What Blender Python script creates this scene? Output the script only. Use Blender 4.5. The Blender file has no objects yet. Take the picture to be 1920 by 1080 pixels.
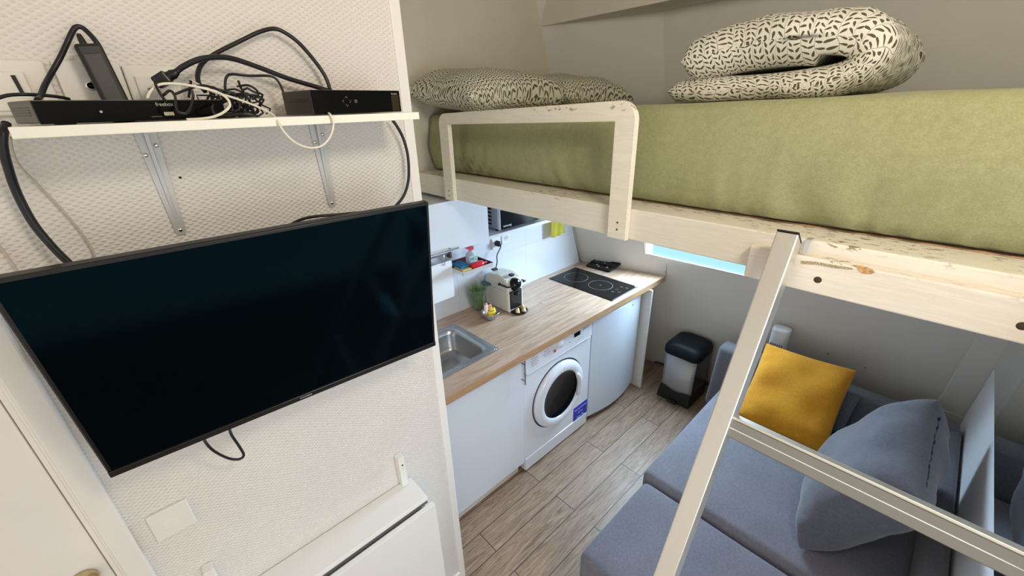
import bpy, bmesh, math, random
from mathutils import Vector, Matrix, noise

# ------------------------------------------------------------------ camera, world, lights
SC = bpy.context.scene
COL = SC.collection
CAM_H = 2.1
cam_d = bpy.data.cameras.new('camera')
cam = bpy.data.objects.new('camera', cam_d)
COL.objects.link(cam)
cam_d.sensor_width = 36.0
cam_d.lens = 771.0 / 1920 * 36
cam_d.clip_start = 0.02
AX = Vector((0.72721023, -0.2968438, 0.61890956))
BX = Vector((-0.68590734, -0.2795889, 0.67183419))
UX = Vector((-0.02638958, -0.9130793, -0.40692725))
R = Matrix(((AX.x, -AX.y, -AX.z), (BX.x, -BX.y, -BX.z), (UX.x, -UX.y, -UX.z)))
cam.matrix_world = Matrix.Translation((0, 0, CAM_H)) @ R.to_4x4()
SC.camera = cam

SC.view_settings.view_transform = 'Standard'
SC.view_settings.look = 'None'
SC.view_settings.gamma = 1.0
SC.view_settings.use_curve_mapping = False
SC.view_settings.exposure = 0.0

W = bpy.data.worlds.new('world'); SC.world = W
W.use_nodes = True
wn = W.node_tree.nodes; wl = W.node_tree.links; wn.clear()
wo = wn.new('ShaderNodeOutputWorld'); wb = wn.new('ShaderNodeBackground')
tc = wn.new('ShaderNodeTexCoord'); sx = wn.new('ShaderNodeSeparateXYZ')
rp = wn.new('ShaderNodeValToRGB')
wl.new(tc.outputs['Generated'], sx.inputs[0])
wl.new(sx.outputs['X'], rp.inputs['Fac'])
rp.color_ramp.elements[0].position = 0.66; rp.color_ramp.elements[0].color = (1.0, 0.93, 0.82, 1)
rp.color_ramp.elements[1].position = 0.80; rp.color_ramp.elements[1].color = (0.50, 0.96, 1.06, 1)
wl.new(rp.outputs[0], wb.inputs[0]); wb.inputs[1].default_value = 0.95
wl.new(wb.outputs[0], wo.inputs[0])

def area(name, loc, target, sx_, sy_, power, col):
    d = bpy.data.lights.new(name, 'AREA'); d.shape = 'RECTANGLE'; d.size = sx_; d.size_y = sy_
    d.energy = power; d.color = col
    o = bpy.data.objects.new(name, d); COL.objects.link(o); o.location = loc
    o.rotation_euler = (Vector(target) - Vector(loc)).to_track_quat('-Z', 'Y').to_euler()
    return o
# daylight entering by the roof window at the end of the kitchen
area('window_daylight', (2.84, 1.07, 1.45), (1.3, 0.9, 0.55), 0.66, 0.42, 58, (0.58, 0.80, 1.0))
# warm ceiling lamp near the bed, above and behind the camera
area('ceiling_lamp_light', (0.50, -0.35, 2.70), (1.3, 1.1, 2.0), 0.35, 0.35, 16.5, (1.0, 0.88, 0.71))
# daylight of the other window of the room, behind and below the camera
rw = area('rear_window_light', (0.55, -1.35, 1.45), (1.7, 1.2, 0.55), 0.9, 1.0, 11, (0.72, 0.84, 1.0))
rw.data.spread = math.radians(110)

# ------------------------------------------------------------------ material helpers
MATS = {}
def mat(name, col, rough=0.5, metal=0.0, spec=0.5, bump=0.0, bscale=60.0, var=0.0, vscale=8.0, trans=0.0, ior=1.45,
        sheen=0.0, emis=None, alpha=1.0, coat=0.0):
    if name in MATS: return MATS[name]
    m = bpy.data.materials.new(name); m.use_nodes = True
    nt = m.node_tree; b = nt.nodes['Principled BSDF']
    b.inputs['Base Color'].default_value = (*col, 1)
    b.inputs['Roughness'].default_value = rough
    b.inputs['Metallic'].default_value = metal
    b.inputs['Specular IOR Level'].default_value = spec
    b.inputs['IOR'].default_value = ior
    b.inputs['Transmission Weight'].default_value = trans
    b.inputs['Sheen Weight'].default_value = sheen
    b.inputs['Coat Weight'].default_value = coat
    b.inputs['Alpha'].default_value = alpha
    if emis:
        b.inputs['Emission Color'].default_value = (*emis[:3], 1); b.inputs['Emission Strength'].default_value = emis[3]
    t = nt.nodes.new('ShaderNodeTexCoord')
    if bump:
        n = nt.nodes.new('ShaderNodeTexNoise'); n.inputs['Scale'].default_value = bscale; n.inputs['Detail'].default_value = 3
        nt.links.new(t.outputs['Object'], n.inputs['Vector'])
        bp = nt.nodes.new('ShaderNodeBump'); bp.inputs['Strength'].default_value = bump; bp.inputs['Distance'].default_value = 0.004
        nt.links.new(n.outputs[0], bp.inputs['Height']); nt.links.new(bp.outputs[0], b.inputs['Normal'])
    if var:
        n = nt.nodes.new('ShaderNodeTexNoise'); n.inputs['Scale'].default_value = vscale; n.inputs['Detail'].default_value = 4
        nt.links.new(t.outputs['Object'], n.inputs['Vector'])
        r = nt.nodes.new('ShaderNodeMapRange'); r.inputs['From Min'].default_value = .3; r.inputs['From Max'].default_value = .7
        r.inputs['To Min'].default_value = 1 - var; r.inputs['To Max'].default_value = 1 + var
        nt.links.new(n.outputs[0], r.inputs['Value'])
        mx = nt.nodes.new('ShaderNodeVectorMath'); mx.operation = 'SCALE'
        mx.inputs[0].default_value = col; nt.links.new(r.outputs[0], mx.inputs['Scale'])
        nt.links.new(mx.outputs[0], b.inputs['Base Color'])
    MATS[name] = m
    return m

class NG:
    """tiny node-graph helper"""
    def __init__(s, name):
        s.m = bpy.data.materials.new(name); s.m.use_nodes = True; s.nt = s.m.node_tree
        s.b = s.nt.nodes['Principled BSDF']; MATS[name] = s.m
    def n(s, t): return s.nt.nodes.new(t)
    def l(s, a, b): s.nt.links.new(a, b)
    def math(s, op, a, b=None, c=None):
        n = s.n('ShaderNodeMath'); n.operation = op
        for i, v in enumerate((a, b, c)):
            if v is None: continue
            if isinstance(v, (int, float)): n.inputs[i].default_value = v
            else: s.l(v, n.inputs[i])
        return n.outputs[0]
    def coord(s, which='Object'):
        t = s.n('ShaderNodeTexCoord'); x = s.n('ShaderNodeSeparateXYZ'); s.l(t.outputs[which], x.inputs[0])
        return t.outputs[which], x.outputs[0], x.outputs[1], x.outputs[2]
    def noise(s, vec, scale, detail=3, rough=.5, dist=0.0):
        n = s.n('ShaderNodeTexNoise'); n.inputs['Scale'].default_value = scale; n.inputs['Detail'].default_value = detail
        n.inputs['Roughness'].default_value = rough; n.inputs['Distortion'].default_value = dist
        if vec is not None: s.l(vec, n.inputs['Vector'])
        return n.outputs[0], n.outputs[1]
    def mapping(s, vec, loc=(0,0,0), rot=(0,0,0), sc=(1,1,1)):
        n = s.n('ShaderNodeMapping'); s.l(vec, n.inputs[0]); n.inputs[1].default_value = loc; n.inputs[2].default_value = rot; n.inputs[3].default_value = sc
        return n.outputs[0]
    def comb(s, x, y, z=0.0):
        n = s.n('ShaderNodeCombineXYZ')
        for i, v in enumerate((x, y, z)):
            if isinstance(v, (int, float)): n.inputs[i].default_value = v
            else: s.l(v, n.inputs[i])
        return n.outputs[0]
    def mix(s, fac, a, b):
        n = s.n('ShaderNodeMix'); n.data_type = 'RGBA'
        if isinstance(fac, (int, float)): n.inputs[0].default_value = fac
        else: s.l(fac, n.inputs[0])
        for i, v in ((6, a), (7, b)):
            if isinstance(v, tuple): n.inputs[i].default_value = (*v[:3], 1)
            else: s.l(v, n.inputs[i])
        return n.outputs[2]
    def ramp(s, fac, stops):
        n = s.n('ShaderNodeValToRGB'); s.l(fac, n.inputs[0]); cr = n.color_ramp
        while len(cr.elements) < len(stops): cr.elements.new(0.5)
        for e, (p, c) in zip(cr.elements, stops): e.position = p; e.color = (*c, 1)
        return n.outputs[0]
    def bump(s, h, strength=.5, dist=.005):
        n = s.n('ShaderNodeBump'); n.inputs['Strength'].default_value = strength; n.inputs['Distance'].default_value = dist
        s.l(h, n.inputs['Height']); s.l(n.outputs[0], s.b.inputs['Normal'])
    def sm(s, v, a, b):
        n = s.n('ShaderNodeMapRange'); n.interpolation_type = 'SMOOTHSTEP'
        n.inputs['From Min'].default_value = a; n.inputs['From Max'].default_value = b
        s.l(v, n.inputs['Value']); return n.outputs[0]

def m_wallpaper():
    g = NG('embossed_wallpaper'); v, x, y, z = g.coord()
    nz, nc = g.noise(v, 14, 2)
    k = math.pi / 0.0052
    wx = g.math('ADD', x, g.math('MULTIPLY', nz, 0.0015))
    a = g.math('SINE', g.math('ADD', g.math('MULTIPLY', wx, k * .62), g.math('MULTIPLY', z, k)))
    b = g.math('SINE', g.math('SUBTRACT', g.math('MULTIPLY', wx, k * .62), g.math('MULTIPLY', z, k)))
    h = g.math('MULTIPLY', g.math('ADD', a, 1), g.math('ADD', b, 1))
    f, _ = g.noise(v, 260, 3)
    h = g.math('ADD', h, g.math('MULTIPLY', f, 1.2))
    g.bump(h, .5, .0011)
    big, _ = g.noise(v, 3, 3)
    g.l(g.mix(g.sm(big, .3, .7), (.735, .695, .65), (.785, .745, .70)), g.b.inputs['Base Color'])
    g.b.inputs['Roughness'].default_value = .6
    return g.m
def m_floor():
    g = NG('wood_look_planks'); v, x, y, z = g.coord()
    c = g.comb(g.math('SUBTRACT', x, .38), g.math('SUBTRACT', y, .02))
    br = g.n('ShaderNodeTexBrick'); br.offset = .5; br.offset_frequency = 2; br.squash = 1
    for k_, v_ in (('Scale', 1), ('Mortar Size', .0021), ('Mortar Smooth', .1), ('Bias', 0), ('Brick Width', .94), ('Row Height', .135)):
        br.inputs[k_].default_value = v_
    br.inputs['Color1'].default_value = (0, 0, 0, 1); br.inputs['Color2'].default_value = (1, 1, 1, 1); br.inputs['Mortar'].default_value = (.5, .5, .5, 1)
    g.l(c, br.inputs['Vector'])
    off = g.n('ShaderNodeVectorMath'); off.operation = 'MULTIPLY'; g.l(br.outputs['Color'], off.inputs[0]); off.inputs[1].default_value = (7, 3, 5)
    ad = g.n('ShaderNodeVectorMath'); ad.operation = 'ADD'; g.l(v, ad.inputs[0]); g.l(off.outputs[0], ad.inputs[1])
    gv = g.mapping(ad.outputs[0], sc=(1.6, 16, 1))
    n1, _ = g.noise(gv, 3.2, 8, .68, 1.4)
    n2, _ = g.noise(g.mapping(ad.outputs[0], sc=(3, 60, 1)), 5, 6, .7, .4)
    n3, _ = g.noise(g.mapping(ad.outputs[0], sc=(1, 4, 1)), 2.5, 3)
    col = g.ramp(n1, [(.30, (.075, .040, .022)), (.43, (.175, .103, .062)), (.55, (.30, .188, .120)), (.70, (.42, .29, .198))])
    col = g.mix(g.math('MULTIPLY', g.sm(n2, .42, .66), .45), col, (.46, .335, .24))
    col = g.mix(g.math('MULTIPLY', g.sm(n3, .5, .75), .5), col, (.22, .15, .11))
    sep = g.n('ShaderNodeSeparateColor'); g.l(br.outputs['Color'], sep.inputs[0])
    col = g.mix(g.math('MULTIPLY', sep.outputs[0], .3), col, (.38, .305, .24))
    col = g.mix(br.outputs['Fac'], col, (.035, .025, .02))
    g.l(col, g.b.inputs['Base Color'])
    kv = g.n('ShaderNodeTexVoronoi'); kv.inputs['Scale'].default_value = 1.0; g.l(g.mapping(ad.outputs[0], sc=(1.7, 5.5, 1)), kv.inputs['Vector'])
    kn = g.math('MULTIPLY', g.math('SUBTRACT', 1, g.sm(kv.outputs['Distance'], .02, .22)), g.sm(n2, .35, .6))
    g.l(g.mix(g.math('MULTIPLY', kn, .6), col, (.09, .055, .04)), g.b.inputs['Base Color'])
    g.b.inputs['Roughness'].default_value = .45
    g.bump(g.math('SUBTRACT', g.math('MULTIPLY', n1, .3), br.outputs['Fac']), .35, .002)
    return g.m
def m_oak(name='oak_worktop', edge=False):
    g = NG(name); v, x, y, z = g.coord()
    n1, _ = g.noise(g.mapping(v, sc=(1.0, 11, 11)), 3.0, 8, .66, 1.2)
    n2, _ = g.noise(g.mapping(v, sc=(2, 70, 70)), 5, 5, .6, .3)
    if edge: st = [(.3, (.36, .20, .10)), (.6, (.50, .31, .17)), (.8, (.58, .38, .23))]
    else: st = [(.28, (.29, .175, .115)), (.42, (.44, .295, .205)), (.55, (.56, .41, .31)), (.75, (.66, .515, .41))]
    col = g.ramp(n1, st)
    col = g.mix(g.math('MULTIPLY', g.sm(n2, .4, .7), .3), col, st[-1][1])
    # knots
    vo = g.n('ShaderNodeTexVoronoi'); vo.inputs['Scale'].default_value = 1.0
    g.l(g.mapping(v, loc=(.3, .1, 0), sc=(2.2, 5, 1)), vo.inputs['Vector'])
    kn = g.math('SUBTRACT', 1, g.sm(vo.outputs['Distance'], .03, .16))
    col = g.mix(g.math('MULTIPLY', kn, .55), col, (.30, .19, .13))
    g.l(col, g.b.inputs['Base Color']); g.b.inputs['Roughness'].default_value = .34
    g.bump(n2, .08, .001)
    return g.m
def m_leaf(name, base=(.76, .73, .64), dark=(.085, .08, .045), W_=.033, H_=.0195):
    """leafy vine print in UV metres"""
    g = NG(name)
    t = g.n('ShaderNodeTexCoord'); uv = t.outputs['UV']
    _, nc = g.noise(uv, 11, 1)
    w = g.n('ShaderNodeVectorMath'); w.operation = 'MULTIPLY_ADD'
    _, nc2 = g.noise(uv, 1.6, 0)
    w0 = g.n('ShaderNodeVectorMath'); w0.operation = 'MULTIPLY_ADD'
    g.l(nc2, w0.inputs[0]); w0.inputs[1].default_value = (.34, .34, 0); g.l(uv, w0.inputs[2])
    g.l(nc, w.inputs[0]); w.inputs[1].default_value = (.042, .042, 0); g.l(w0.outputs[0], w.inputs[2])
    s = g.n('ShaderNodeSeparateXYZ'); g.l(w.outputs[0], s.inputs[0])
    U = g.math('DIVIDE', s.outputs[0], W_); V = g.math('DIVIDE', s.outputs[1], H_)
    ci = g.math('FLOOR', U)
    V2 = g.math('ADD', V, g.math('MULTIPLY', ci, .37))
    lx = g.math('SUBTRACT', g.math('SUBTRACT', U, ci), .5)
    # alternate side offset
    side = g.math('GREATER_THAN', lx, 0.0)
    V3 = g.math('ADD', V2, g.math('MULTIPLY', side, .5))
    lv = g.math('SUBTRACT', g.math('FRACT', V3), .5)
    ax = g.math('ABSOLUTE', lx)
    # random per leaf
    wn_ = g.n('ShaderNodeTexWhiteNoise'); wn_.noise_dimensions = '3D'
    g.l(g.comb(ci, g.math('FLOOR', V3), side), wn_.inputs['Vector'])
    rnd = wn_.outputs['Value']
    px = g.math('MULTIPLY', g.math('SUBTRACT', ax, .25), W_)
    py = g.math('MULTIPLY', lv, H_)
    ang = g.math('ADD', .80, g.math('MULTIPLY', g.math('SUBTRACT', rnd, .5), 1.3))
    ca = g.math('COSINE', ang); sa = g.math('SINE', ang)
    lu = g.math('ADD', g.math('MULTIPLY', px, ca), g.math('MULTIPLY', py, sa))
    lw = g.math('SUBTRACT', g.math('MULTIPLY', py, ca), g.math('MULTIPLY', px, sa))
    L = .0094; B = .0030
    taper = g.math('ADD', 1.0, g.math('MULTIPLY', g.math('DIVIDE', lu, L), .45))
    e = g.math('ADD', g.math('POWER', g.math('ABSOLUTE', g.math('DIVIDE', lu, L)), 2.0),
               g.math('POWER', g.math('ABSOLUTE', g.math('DIVIDE', lw, g.math('MULTIPLY', taper, B))), 2.0))
    leaf = g.math('SUBTRACT', 1, g.sm(e, .8, 1.15))
    stem = g.math('LESS_THAN', g.math('MULTIPLY', ax, W_), .0004)
    tw = g.math('MULTIPLY', g.math('LESS_THAN', g.math('ABSOLUTE', lw), .0005), g.math('LESS_THAN', lu, 0))
    msk = g.math('MAXIMUM', g.math('MAXIMUM', leaf, g.math('MULTIPLY', stem, .8)), g.math('MULTIPLY', tw, .7))
    g.l(g.mix(msk, base, dark), g.b.inputs['Base Color'])
    g.b.inputs['Roughness'].default_value = .85
    f, _ = g.noise(uv, 900, 2); g.bump(f, .15, .0005)
    return g.m
def m_cloth(name, col, col2, scale=500, big=6, rough=.9, bump=.25, sheen=.2, wr=0.0):
    g = NG(name); v, x, y, z = g.coord()
    f, _ = g.noise(v, scale, 3, .7); b_, _ = g.noise(v, big, 3)
    md, _ = g.noise(v, scale * .22, 3, .6)
    fac = g.math('ADD', g.math('MULTIPLY', f, .5), g.math('ADD', g.math('MULTIPLY', b_, .2), g.math('MULTIPLY', md, .3)))
    g.l(g.mix(g.sm(fac, .38, .62), col, col2), g.b.inputs['Base Color'])
    g.b.inputs['Roughness'].default_value = rough; g.b.inputs['Sheen Weight'].default_value = sheen
    h = f
    if wr:
        wv, _ = g.noise(g.mapping(v, sc=(1, 3.0, .8)), 7, 3, .5, .8)
        h = g.math('ADD', f, g.math('MULTIPLY', wv, wr))
    g.bump(h, bump, .0015)
    return g.m
def m_cream(name, col=(.84, .80, .70), chips=True, top=.10):
    g = NG(name); v, x, y, z = g.coord()
    wv = g.mapping(v, sc=(30, 2.2, 30))
    n1, _ = g.noise(wv, 4, 5, .6, .6)
    c = g.mix(g.sm(n1, .35, .7), (col[0] * .93, col[1] * .92, col[2] * .9), col)
    if chips:
        a, _ = g.noise(g.mapping(v, sc=(1, .45, 1)), 70, 4, .7)
        r, _ = g.noise(v, 5, 2)
        d = g.math('ABSOLUTE', g.math('SUBTRACT', z, top))
        near = g.math('SUBTRACT', 1, g.sm(d, .001, .016))
        zone = g.sm(r, .46, .60)
        m = g.math('MULTIPLY', g.math('MULTIPLY', g.sm(a, .56, .60), near), zone)
        c = g.mix(m, c, (.30, .21, .10))
    g.l(c, g.b.inputs['Base Color']); g.b.inputs['Roughness'].default_value = .42
    g.bump(n1, .3, .0015)
    return g.m
def m_brushed(name, col, rough=.3, axis=(40, 40, 1)):
    g = NG(name); v, x, y, z = g.coord()
    n1, _ = g.noise(g.mapping(v, sc=axis), 12, 4, .6)
    g.l(g.mix(n1, tuple(c * .86 for c in col), col), g.b.inputs['Base Color'])
    g.b.inputs['Metallic'].default_value = 1
    r = g.n('ShaderNodeMapRange'); r.inputs['To Min'].default_value = rough * .8; r.inputs['To Max'].default_value = rough * 1.3
    g.l(n1, r.inputs['Value']); g.l(r.outputs[0], g.b.inputs['Roughness'])
    return g.m
def m_tile():
    g = NG('white_gloss_tile'); v, x, y, z = g.coord()
    br = g.n('ShaderNodeTexBrick'); br.offset = 0
    for k_, v_ in (('Scale', 1), ('Mortar Size', .0012), ('Mortar Smooth', .2), ('Brick Width', .60), ('Row Height', .30)):
        br.inputs[k_].default_value = v_
    g.l(g.comb(g.math('ADD', x, 0.4539), g.math('ADD', z, -.9)), br.inputs['Vector'])
    g.l(g.mix(br.outputs['Fac'], (.66, .69, .75), (.50, .52, .56)), g.b.inputs['Base Color'])
    g.b.inputs['Roughness'].default_value = .18
    g.bump(g.math('SUBTRACT', 0, br.outputs['Fac']), .3, .001)
    return g.m

WHITE = mat('white_paint', (.82, .80, .76), .4, bump=.08, bscale=80)
DOORW = mat('door_paint', (.80, .765, .72), .45, var=.03, vscale=6, bump=.05, bscale=30)
LAM = mat('white_laminate', (.69, .73, .80), .25, coat=.2)
TRIMW = mat('trim_paint', (.84, .81, .77), .4)
SHELFW = mat('shelf_white', (.86, .84, .76), .35)
PLWHITE = mat('white_plastic', (.79, .76, .705), .35)
WHITEGOODS = mat('white_enamel', (.72, .75, .82), .22, coat=.3)
FRIDGEW = mat('fridge_enamel', (.66, .73, .82), .3)
CREAMPL = mat('cream_plastic', (.74, .73, .66), .3, coat=.3)
BLK = mat('black_plastic', (.008, .008, .009), .35)
BLKG = mat('black_gloss', (.004, .005, .006), .07, spec=.35)
CABLE = mat('black_cable_rubber', (.010, .010, .014), .4)
CABLEW = mat('white_cable_rubber', (.78, .74, .62), .4)
CABLEB = mat('beige_cable_rubber', (.52, .47, .38), .5)
CHROME = m_brushed('chrome', (.78, .79, .80), .16)
STEEL = m_brushed('stainless_steel', (.56, .58, .60), .3, (4, 60, 60))
ALU = m_brushed('ladder_aluminium', (.84, .81, .74), .40, (60, 60, 2))
ALUR = m_brushed('rung_aluminium', (.33, .32, .30), .24, (60, 2, 60))
BRASS = m_brushed('brass', (.62, .52, .30), .25)
GALV = mat('bracket_metal', (.52, .52, .51), .42, metal=.25, bump=.05)
GLASS = mat('clear_glass', (.80, .88, .90), .04, alpha=.06, coat=.3)
WINGL = mat('window_glass', (.8, .9, .95), .02, alpha=.06)
SCREEN = mat('tv_screen', (.0003, .0012, .0022), .10, spec=.14)
SCREEN.node_tree.nodes['Principled BSDF'].inputs['Specular Tint'].default_value = (.15, .65, 1.0, 1)
BOXF = mat('box_front_gloss', (.003, .0035, .004), .15, spec=.15)
BEZEL = mat('tv_bezel', (.006, .006, .007), .28)
GREIGE = mat('loft_wall_paint', (.66, .61, .50), .75, var=.03, vscale=5, bump=.15, bscale=90)
PLASTER = mat('sloping_wall_paint', (.72, .70, .655), .7, var=.03, vscale=4, bump=.2, bscale=25)
SEAM = mat('dark_seam', (.02, .022, .03), .9)
WALLP = m_wallpaper(); FLOORM = m_floor(); OAK = m_oak(); OAKE = m_oak('oak_edge', True)
LEAF = m_leaf('leaf_print_cotton'); LEAFD = m_leaf('leaf_print_small', (.70, .67, .54), (.10, .09, .05), .030, .0180)
SHEET = m_cloth('olive_jersey_sheet', (.285, .285, .140), (.35, .352, .185), 260, 5, .95, .35, .15, 2.0)
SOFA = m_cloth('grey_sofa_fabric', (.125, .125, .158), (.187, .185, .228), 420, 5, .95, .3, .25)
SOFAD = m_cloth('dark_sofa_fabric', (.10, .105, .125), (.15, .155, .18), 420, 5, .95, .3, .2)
PILG = m_cloth('grey_cushion_cotton', (.078, .084, .112), (.122, .130, .165), 380, 4, .92, .35, .35, 3.0)
MUST = m_cloth('mustard_cotton', (.58, .245, .006), (.70, .33, .012), 420, 5, .92, .3, .15, 2.5)
CREAM = m_cream('cream_rail_paint'); CREAM2 = m_cream('cream_board_paint', (.82, .755, .66), True, .067); CREAM3 = m_cream('cream_guard_paint', (.88, .835, .71), True, .395)
TILE = m_tile()
SLAT = m_oak('slat_wood', True)

# ------------------------------------------------------------------ geometry helpers
def new_bm(): return bmesh.new()
def bx(bm, lo, hi, bev=0.0, seg=2):
    vs = [bm.verts.new((x, y, z)) for x in (lo[0], hi[0]) for y in (lo[1], hi[1]) for z in (lo[2], hi[2])]
    f = [(0,1,3,2), (4,6,7,5), (0,4,5,1), (2,3,7,6), (0,2,6,4), (1,5,7,3)]
    fs = [bm.faces.new([vs[i] for i in q]) for q in f]
    if bev:
        es = list({e for q in fs for e in q.edges})
        bmesh.ops.bevel(bm, geom=es, offset=bev, segments=seg, affect='EDGES', profile=.5)
    return bm
def box(lo, hi, bev=.002, seg=2): return bx(new_bm(), lo, hi, bev, seg)
def hexa(pts, bev=0.0, seg=2):
    """8 corner points: bottom ring 0-3, top ring 4-7"""
    bm = new_bm(); vs = [bm.verts.new(p) for p in pts]
    fs = [bm.faces.new([vs[i] for i in q]) for q in ((3,2,1,0), (4,5,6,7), (0,1,5,4), (1,2,6,5), (2,3,7,6), (3,0,4,7))]
    bmesh.ops.recalc_face_normals(bm, faces=fs)
    if bev: bmesh.ops.bevel(bm, geom=list(bm.edges), offset=bev, segments=seg, affect='EDGES', profile=.5)
    return bm
def xf(bm, M): bmesh.ops.transform(bm, matrix=M, verts=bm.verts); return bm
def frame_of(d, upv=Vector((0, 0, 1))):
    d = d.normalized()
    a = d.cross(upv)
    if a.length < 1e-4: a = d.cross(Vector((0, 1, 0)))
    a.normalize(); b = a.cross(d).normalized()
    return a, b
def tube(bm, pts, r, n=8, cap=True):
    pts = [Vector(p) for p in pts]; rings = []
    a = None
    for i, p in enumerate(pts):
        d = (pts[min(i + 1, len(pts) - 1)] - pts[max(i - 1, 0)])
        if d.length < 1e-7: d = Vector((0, 0, 1))
        d.normalize()
        if a is None: a, b = frame_of(d)
        else:
            a = (a - d * a.dot(d)); a.normalize(); b = d.cross(a)
        rr = r[i] if isinstance(r, (list, tuple)) else r
        rings.append([bm.verts.new(p + (a * math.cos(2 * math.pi * k / n) + b * math.sin(2 * math.pi * k / n)) * rr) for k in range(n)])
    for i in range(len(rings) - 1):
        for k in range(n):
            f = bm.faces.new((rings[i][k], rings[i][(k + 1) % n], rings[i + 1][(k + 1) % n], rings[i + 1][k])); f.smooth = True
    if cap:
        bm.faces.new(rings[0][::-1]); bm.faces.new(rings[-1])
    return bm
def smooth_path(pts, k=6):
    pts = [Vector(p) for p in pts]; out = []
    P = [pts[0] * 2 - pts[1]] + pts + [pts[-1] * 2 - pts[-2]]
    for i in range(1, len(P) - 2):
        for j in range(k):
            t = j / k
            out.append(.5 * ((2 * P[i]) + (-P[i-1] + P[i+1]) * t + (2 * P[i-1] - 5 * P[i] + 4 * P[i+1] - P[i+2]) * t * t + (-P[i-1] + 3 * P[i] - 3 * P[i+1] + P[i+2]) * t ** 3))
    out.append(pts[-1]); return out
def lathe(prof, c=(0, 0, 0), n=32, axis='z', smooth=True, cap=False):
    bm = new_bm(); rings = []
    for r, h in prof:
        ring = []
        for k in range(n):
            a = 2 * math.pi * k / n; u, v = r * math.cos(a), r * math.sin(a)
            p = {'z': (u, v, h), 'y': (u, h, v), 'x': (h, u, v)}[axis]
            ring.append(bm.verts.new((p[0] + c[0], p[1] + c[1], p[2] + c[2])))
        rings.append(ring)
    for i in range(len(rings) - 1):
        for k in range(n):
            f = bm.faces.new((rings[i][k], rings[i][(k+1) % n], rings[i+1][(k+1) % n], rings[i+1][k])); f.smooth = smooth
    if cap:
        bm.faces.new(rings[0][::-1]); bm.faces.new(rings[-1])
    bmesh.ops.recalc_face_normals(bm, faces=bm.faces)
    return bm
def prism(poly, lo, hi, axis='x', bev=0.0):
    """extrude 2-D polygon along an axis; poly in the two other axes (order xyz without axis)"""
    bm = new_bm()
    def P(a, b, h): return {'x': (h, a, b), 'y': (a, h, b), 'z': (a, b, h)}[axis]
    A = [bm.verts.new(P(a, b, lo)) for a, b in poly]; B = [bm.verts.new(P(a, b, hi)) for a, b in poly]
    n = len(poly); bm.faces.new(A[::-1]); bm.faces.new(B)
    for i in range(n): bm.faces.new((A[i], A[(i+1) % n], B[(i+1) % n], B[i]))
    bmesh.ops.recalc_face_normals(bm, faces=bm.faces)
    if bev:
        es = [e for e in bm.edges if any(len(f.verts) == n for f in e.link_faces)]
        bmesh.ops.bevel(bm, geom=es, offset=bev, segments=2, affect='EDGES', profile=.5)
    return bm
def rrect(x0, y0, x1, y1, r, k=5):
    out = []
    for cx, cy, a0 in ((x1 - r, y1 - r, 0), (x0 + r, y1 - r, 90), (x0 + r, y0 + r, 180), (x1 - r, y0 + r, 270)):
        for j in range(k + 1):
            a = math.radians(a0 + 90 * j / k); out.append((cx + r * math.cos(a), cy + r * math.sin(a)))
    return out
def cushion(hw, hh, th, pinch=.07, n=36, wr=.006, seed=0, pw=.42, flat=0.0):
    """soft pillow: local x,y in plane, z thickness; uv in metres"""
    bm = new_bm(); uvl = bm.loops.layers.uv.new('UVMap'); rows = {}
    for s in (1, -1):
        for i in range(n + 1):
            for j in range(n + 1):
                u = math.sin((i / n - .5) * math.pi) ; v = math.sin((j / n - .5) * math.pi)
                x = hw * u * (1 - pinch * (1 - v * v)); y = hh * v * (1 - pinch * (1 - u * u))
                e = max((1 - u ** 4) * (1 - v ** 4), 0)
                z = th * e ** pw * (1.0 if s > 0 else 1 - flat)
                nz = noise.noise(Vector((x * 7 + seed * 3.1, y * 7, s * 2.0)))
                # creases running out of the corners and the seam
                cr = noise.noise(Vector((x * 22 + seed, y * 22, 5.0 + s)))
                z += (nz * 1.6 + cr * .7 * (1 - e)) * wr * min(1, e * 3)
                key = (i, j, s) if 0 < i < n and 0 < j < n else (i, j, 0)
                if key not in rows: rows[key] = bm.verts.new((x, y, z * s))
    def V(i, j, s): return rows.get((i, j, s)) or rows[(i, j, 0)]
    for s in (1, -1):
        for i in range(n):
            for j in range(n):
                q = [V(i, j, s), V(i+1, j, s), V(i+1, j+1, s), V(i, j+1, s)]
                if s < 0: q.reverse()
                try: f = bm.faces.new(q)
                except ValueError: continue
                f.smooth = True
                for l in f.loops: l[uvl].uv = (l.vert.co.x + 2 + s, l.vert.co.y + 2 + .3 * abs(l.vert.co.z))
    return bm
def text_bm(s, size, M, extrude=.0004, align='CENTER'):
    cu = bpy.data.curves.new('t', 'FONT'); cu.body = s; cu.size = size; cu.extrude = extrude; cu.align_x = align; cu.align_y = 'CENTER'
    o = bpy.data.objects.new('t', cu); COL.objects.link(o)
    dg = bpy.context.evaluated_depsgraph_get(); me = bpy.data.meshes.new_from_object(o.evaluated_get(dg))
    bm = new_bm(); bm.from_mesh(me); bpy.data.objects.remove(o); bpy.data.curves.remove(cu); bpy.data.meshes.remove(me)
    return xf(bm, M)
def FACE_Y(p, ang=0):   # text on a face looking towards -y
    return Matrix.Translation(p) @ Matrix.Rotation(ang, 4, 'Z') @ Matrix.Rotation(math.pi / 2, 4, 'X')

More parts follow.
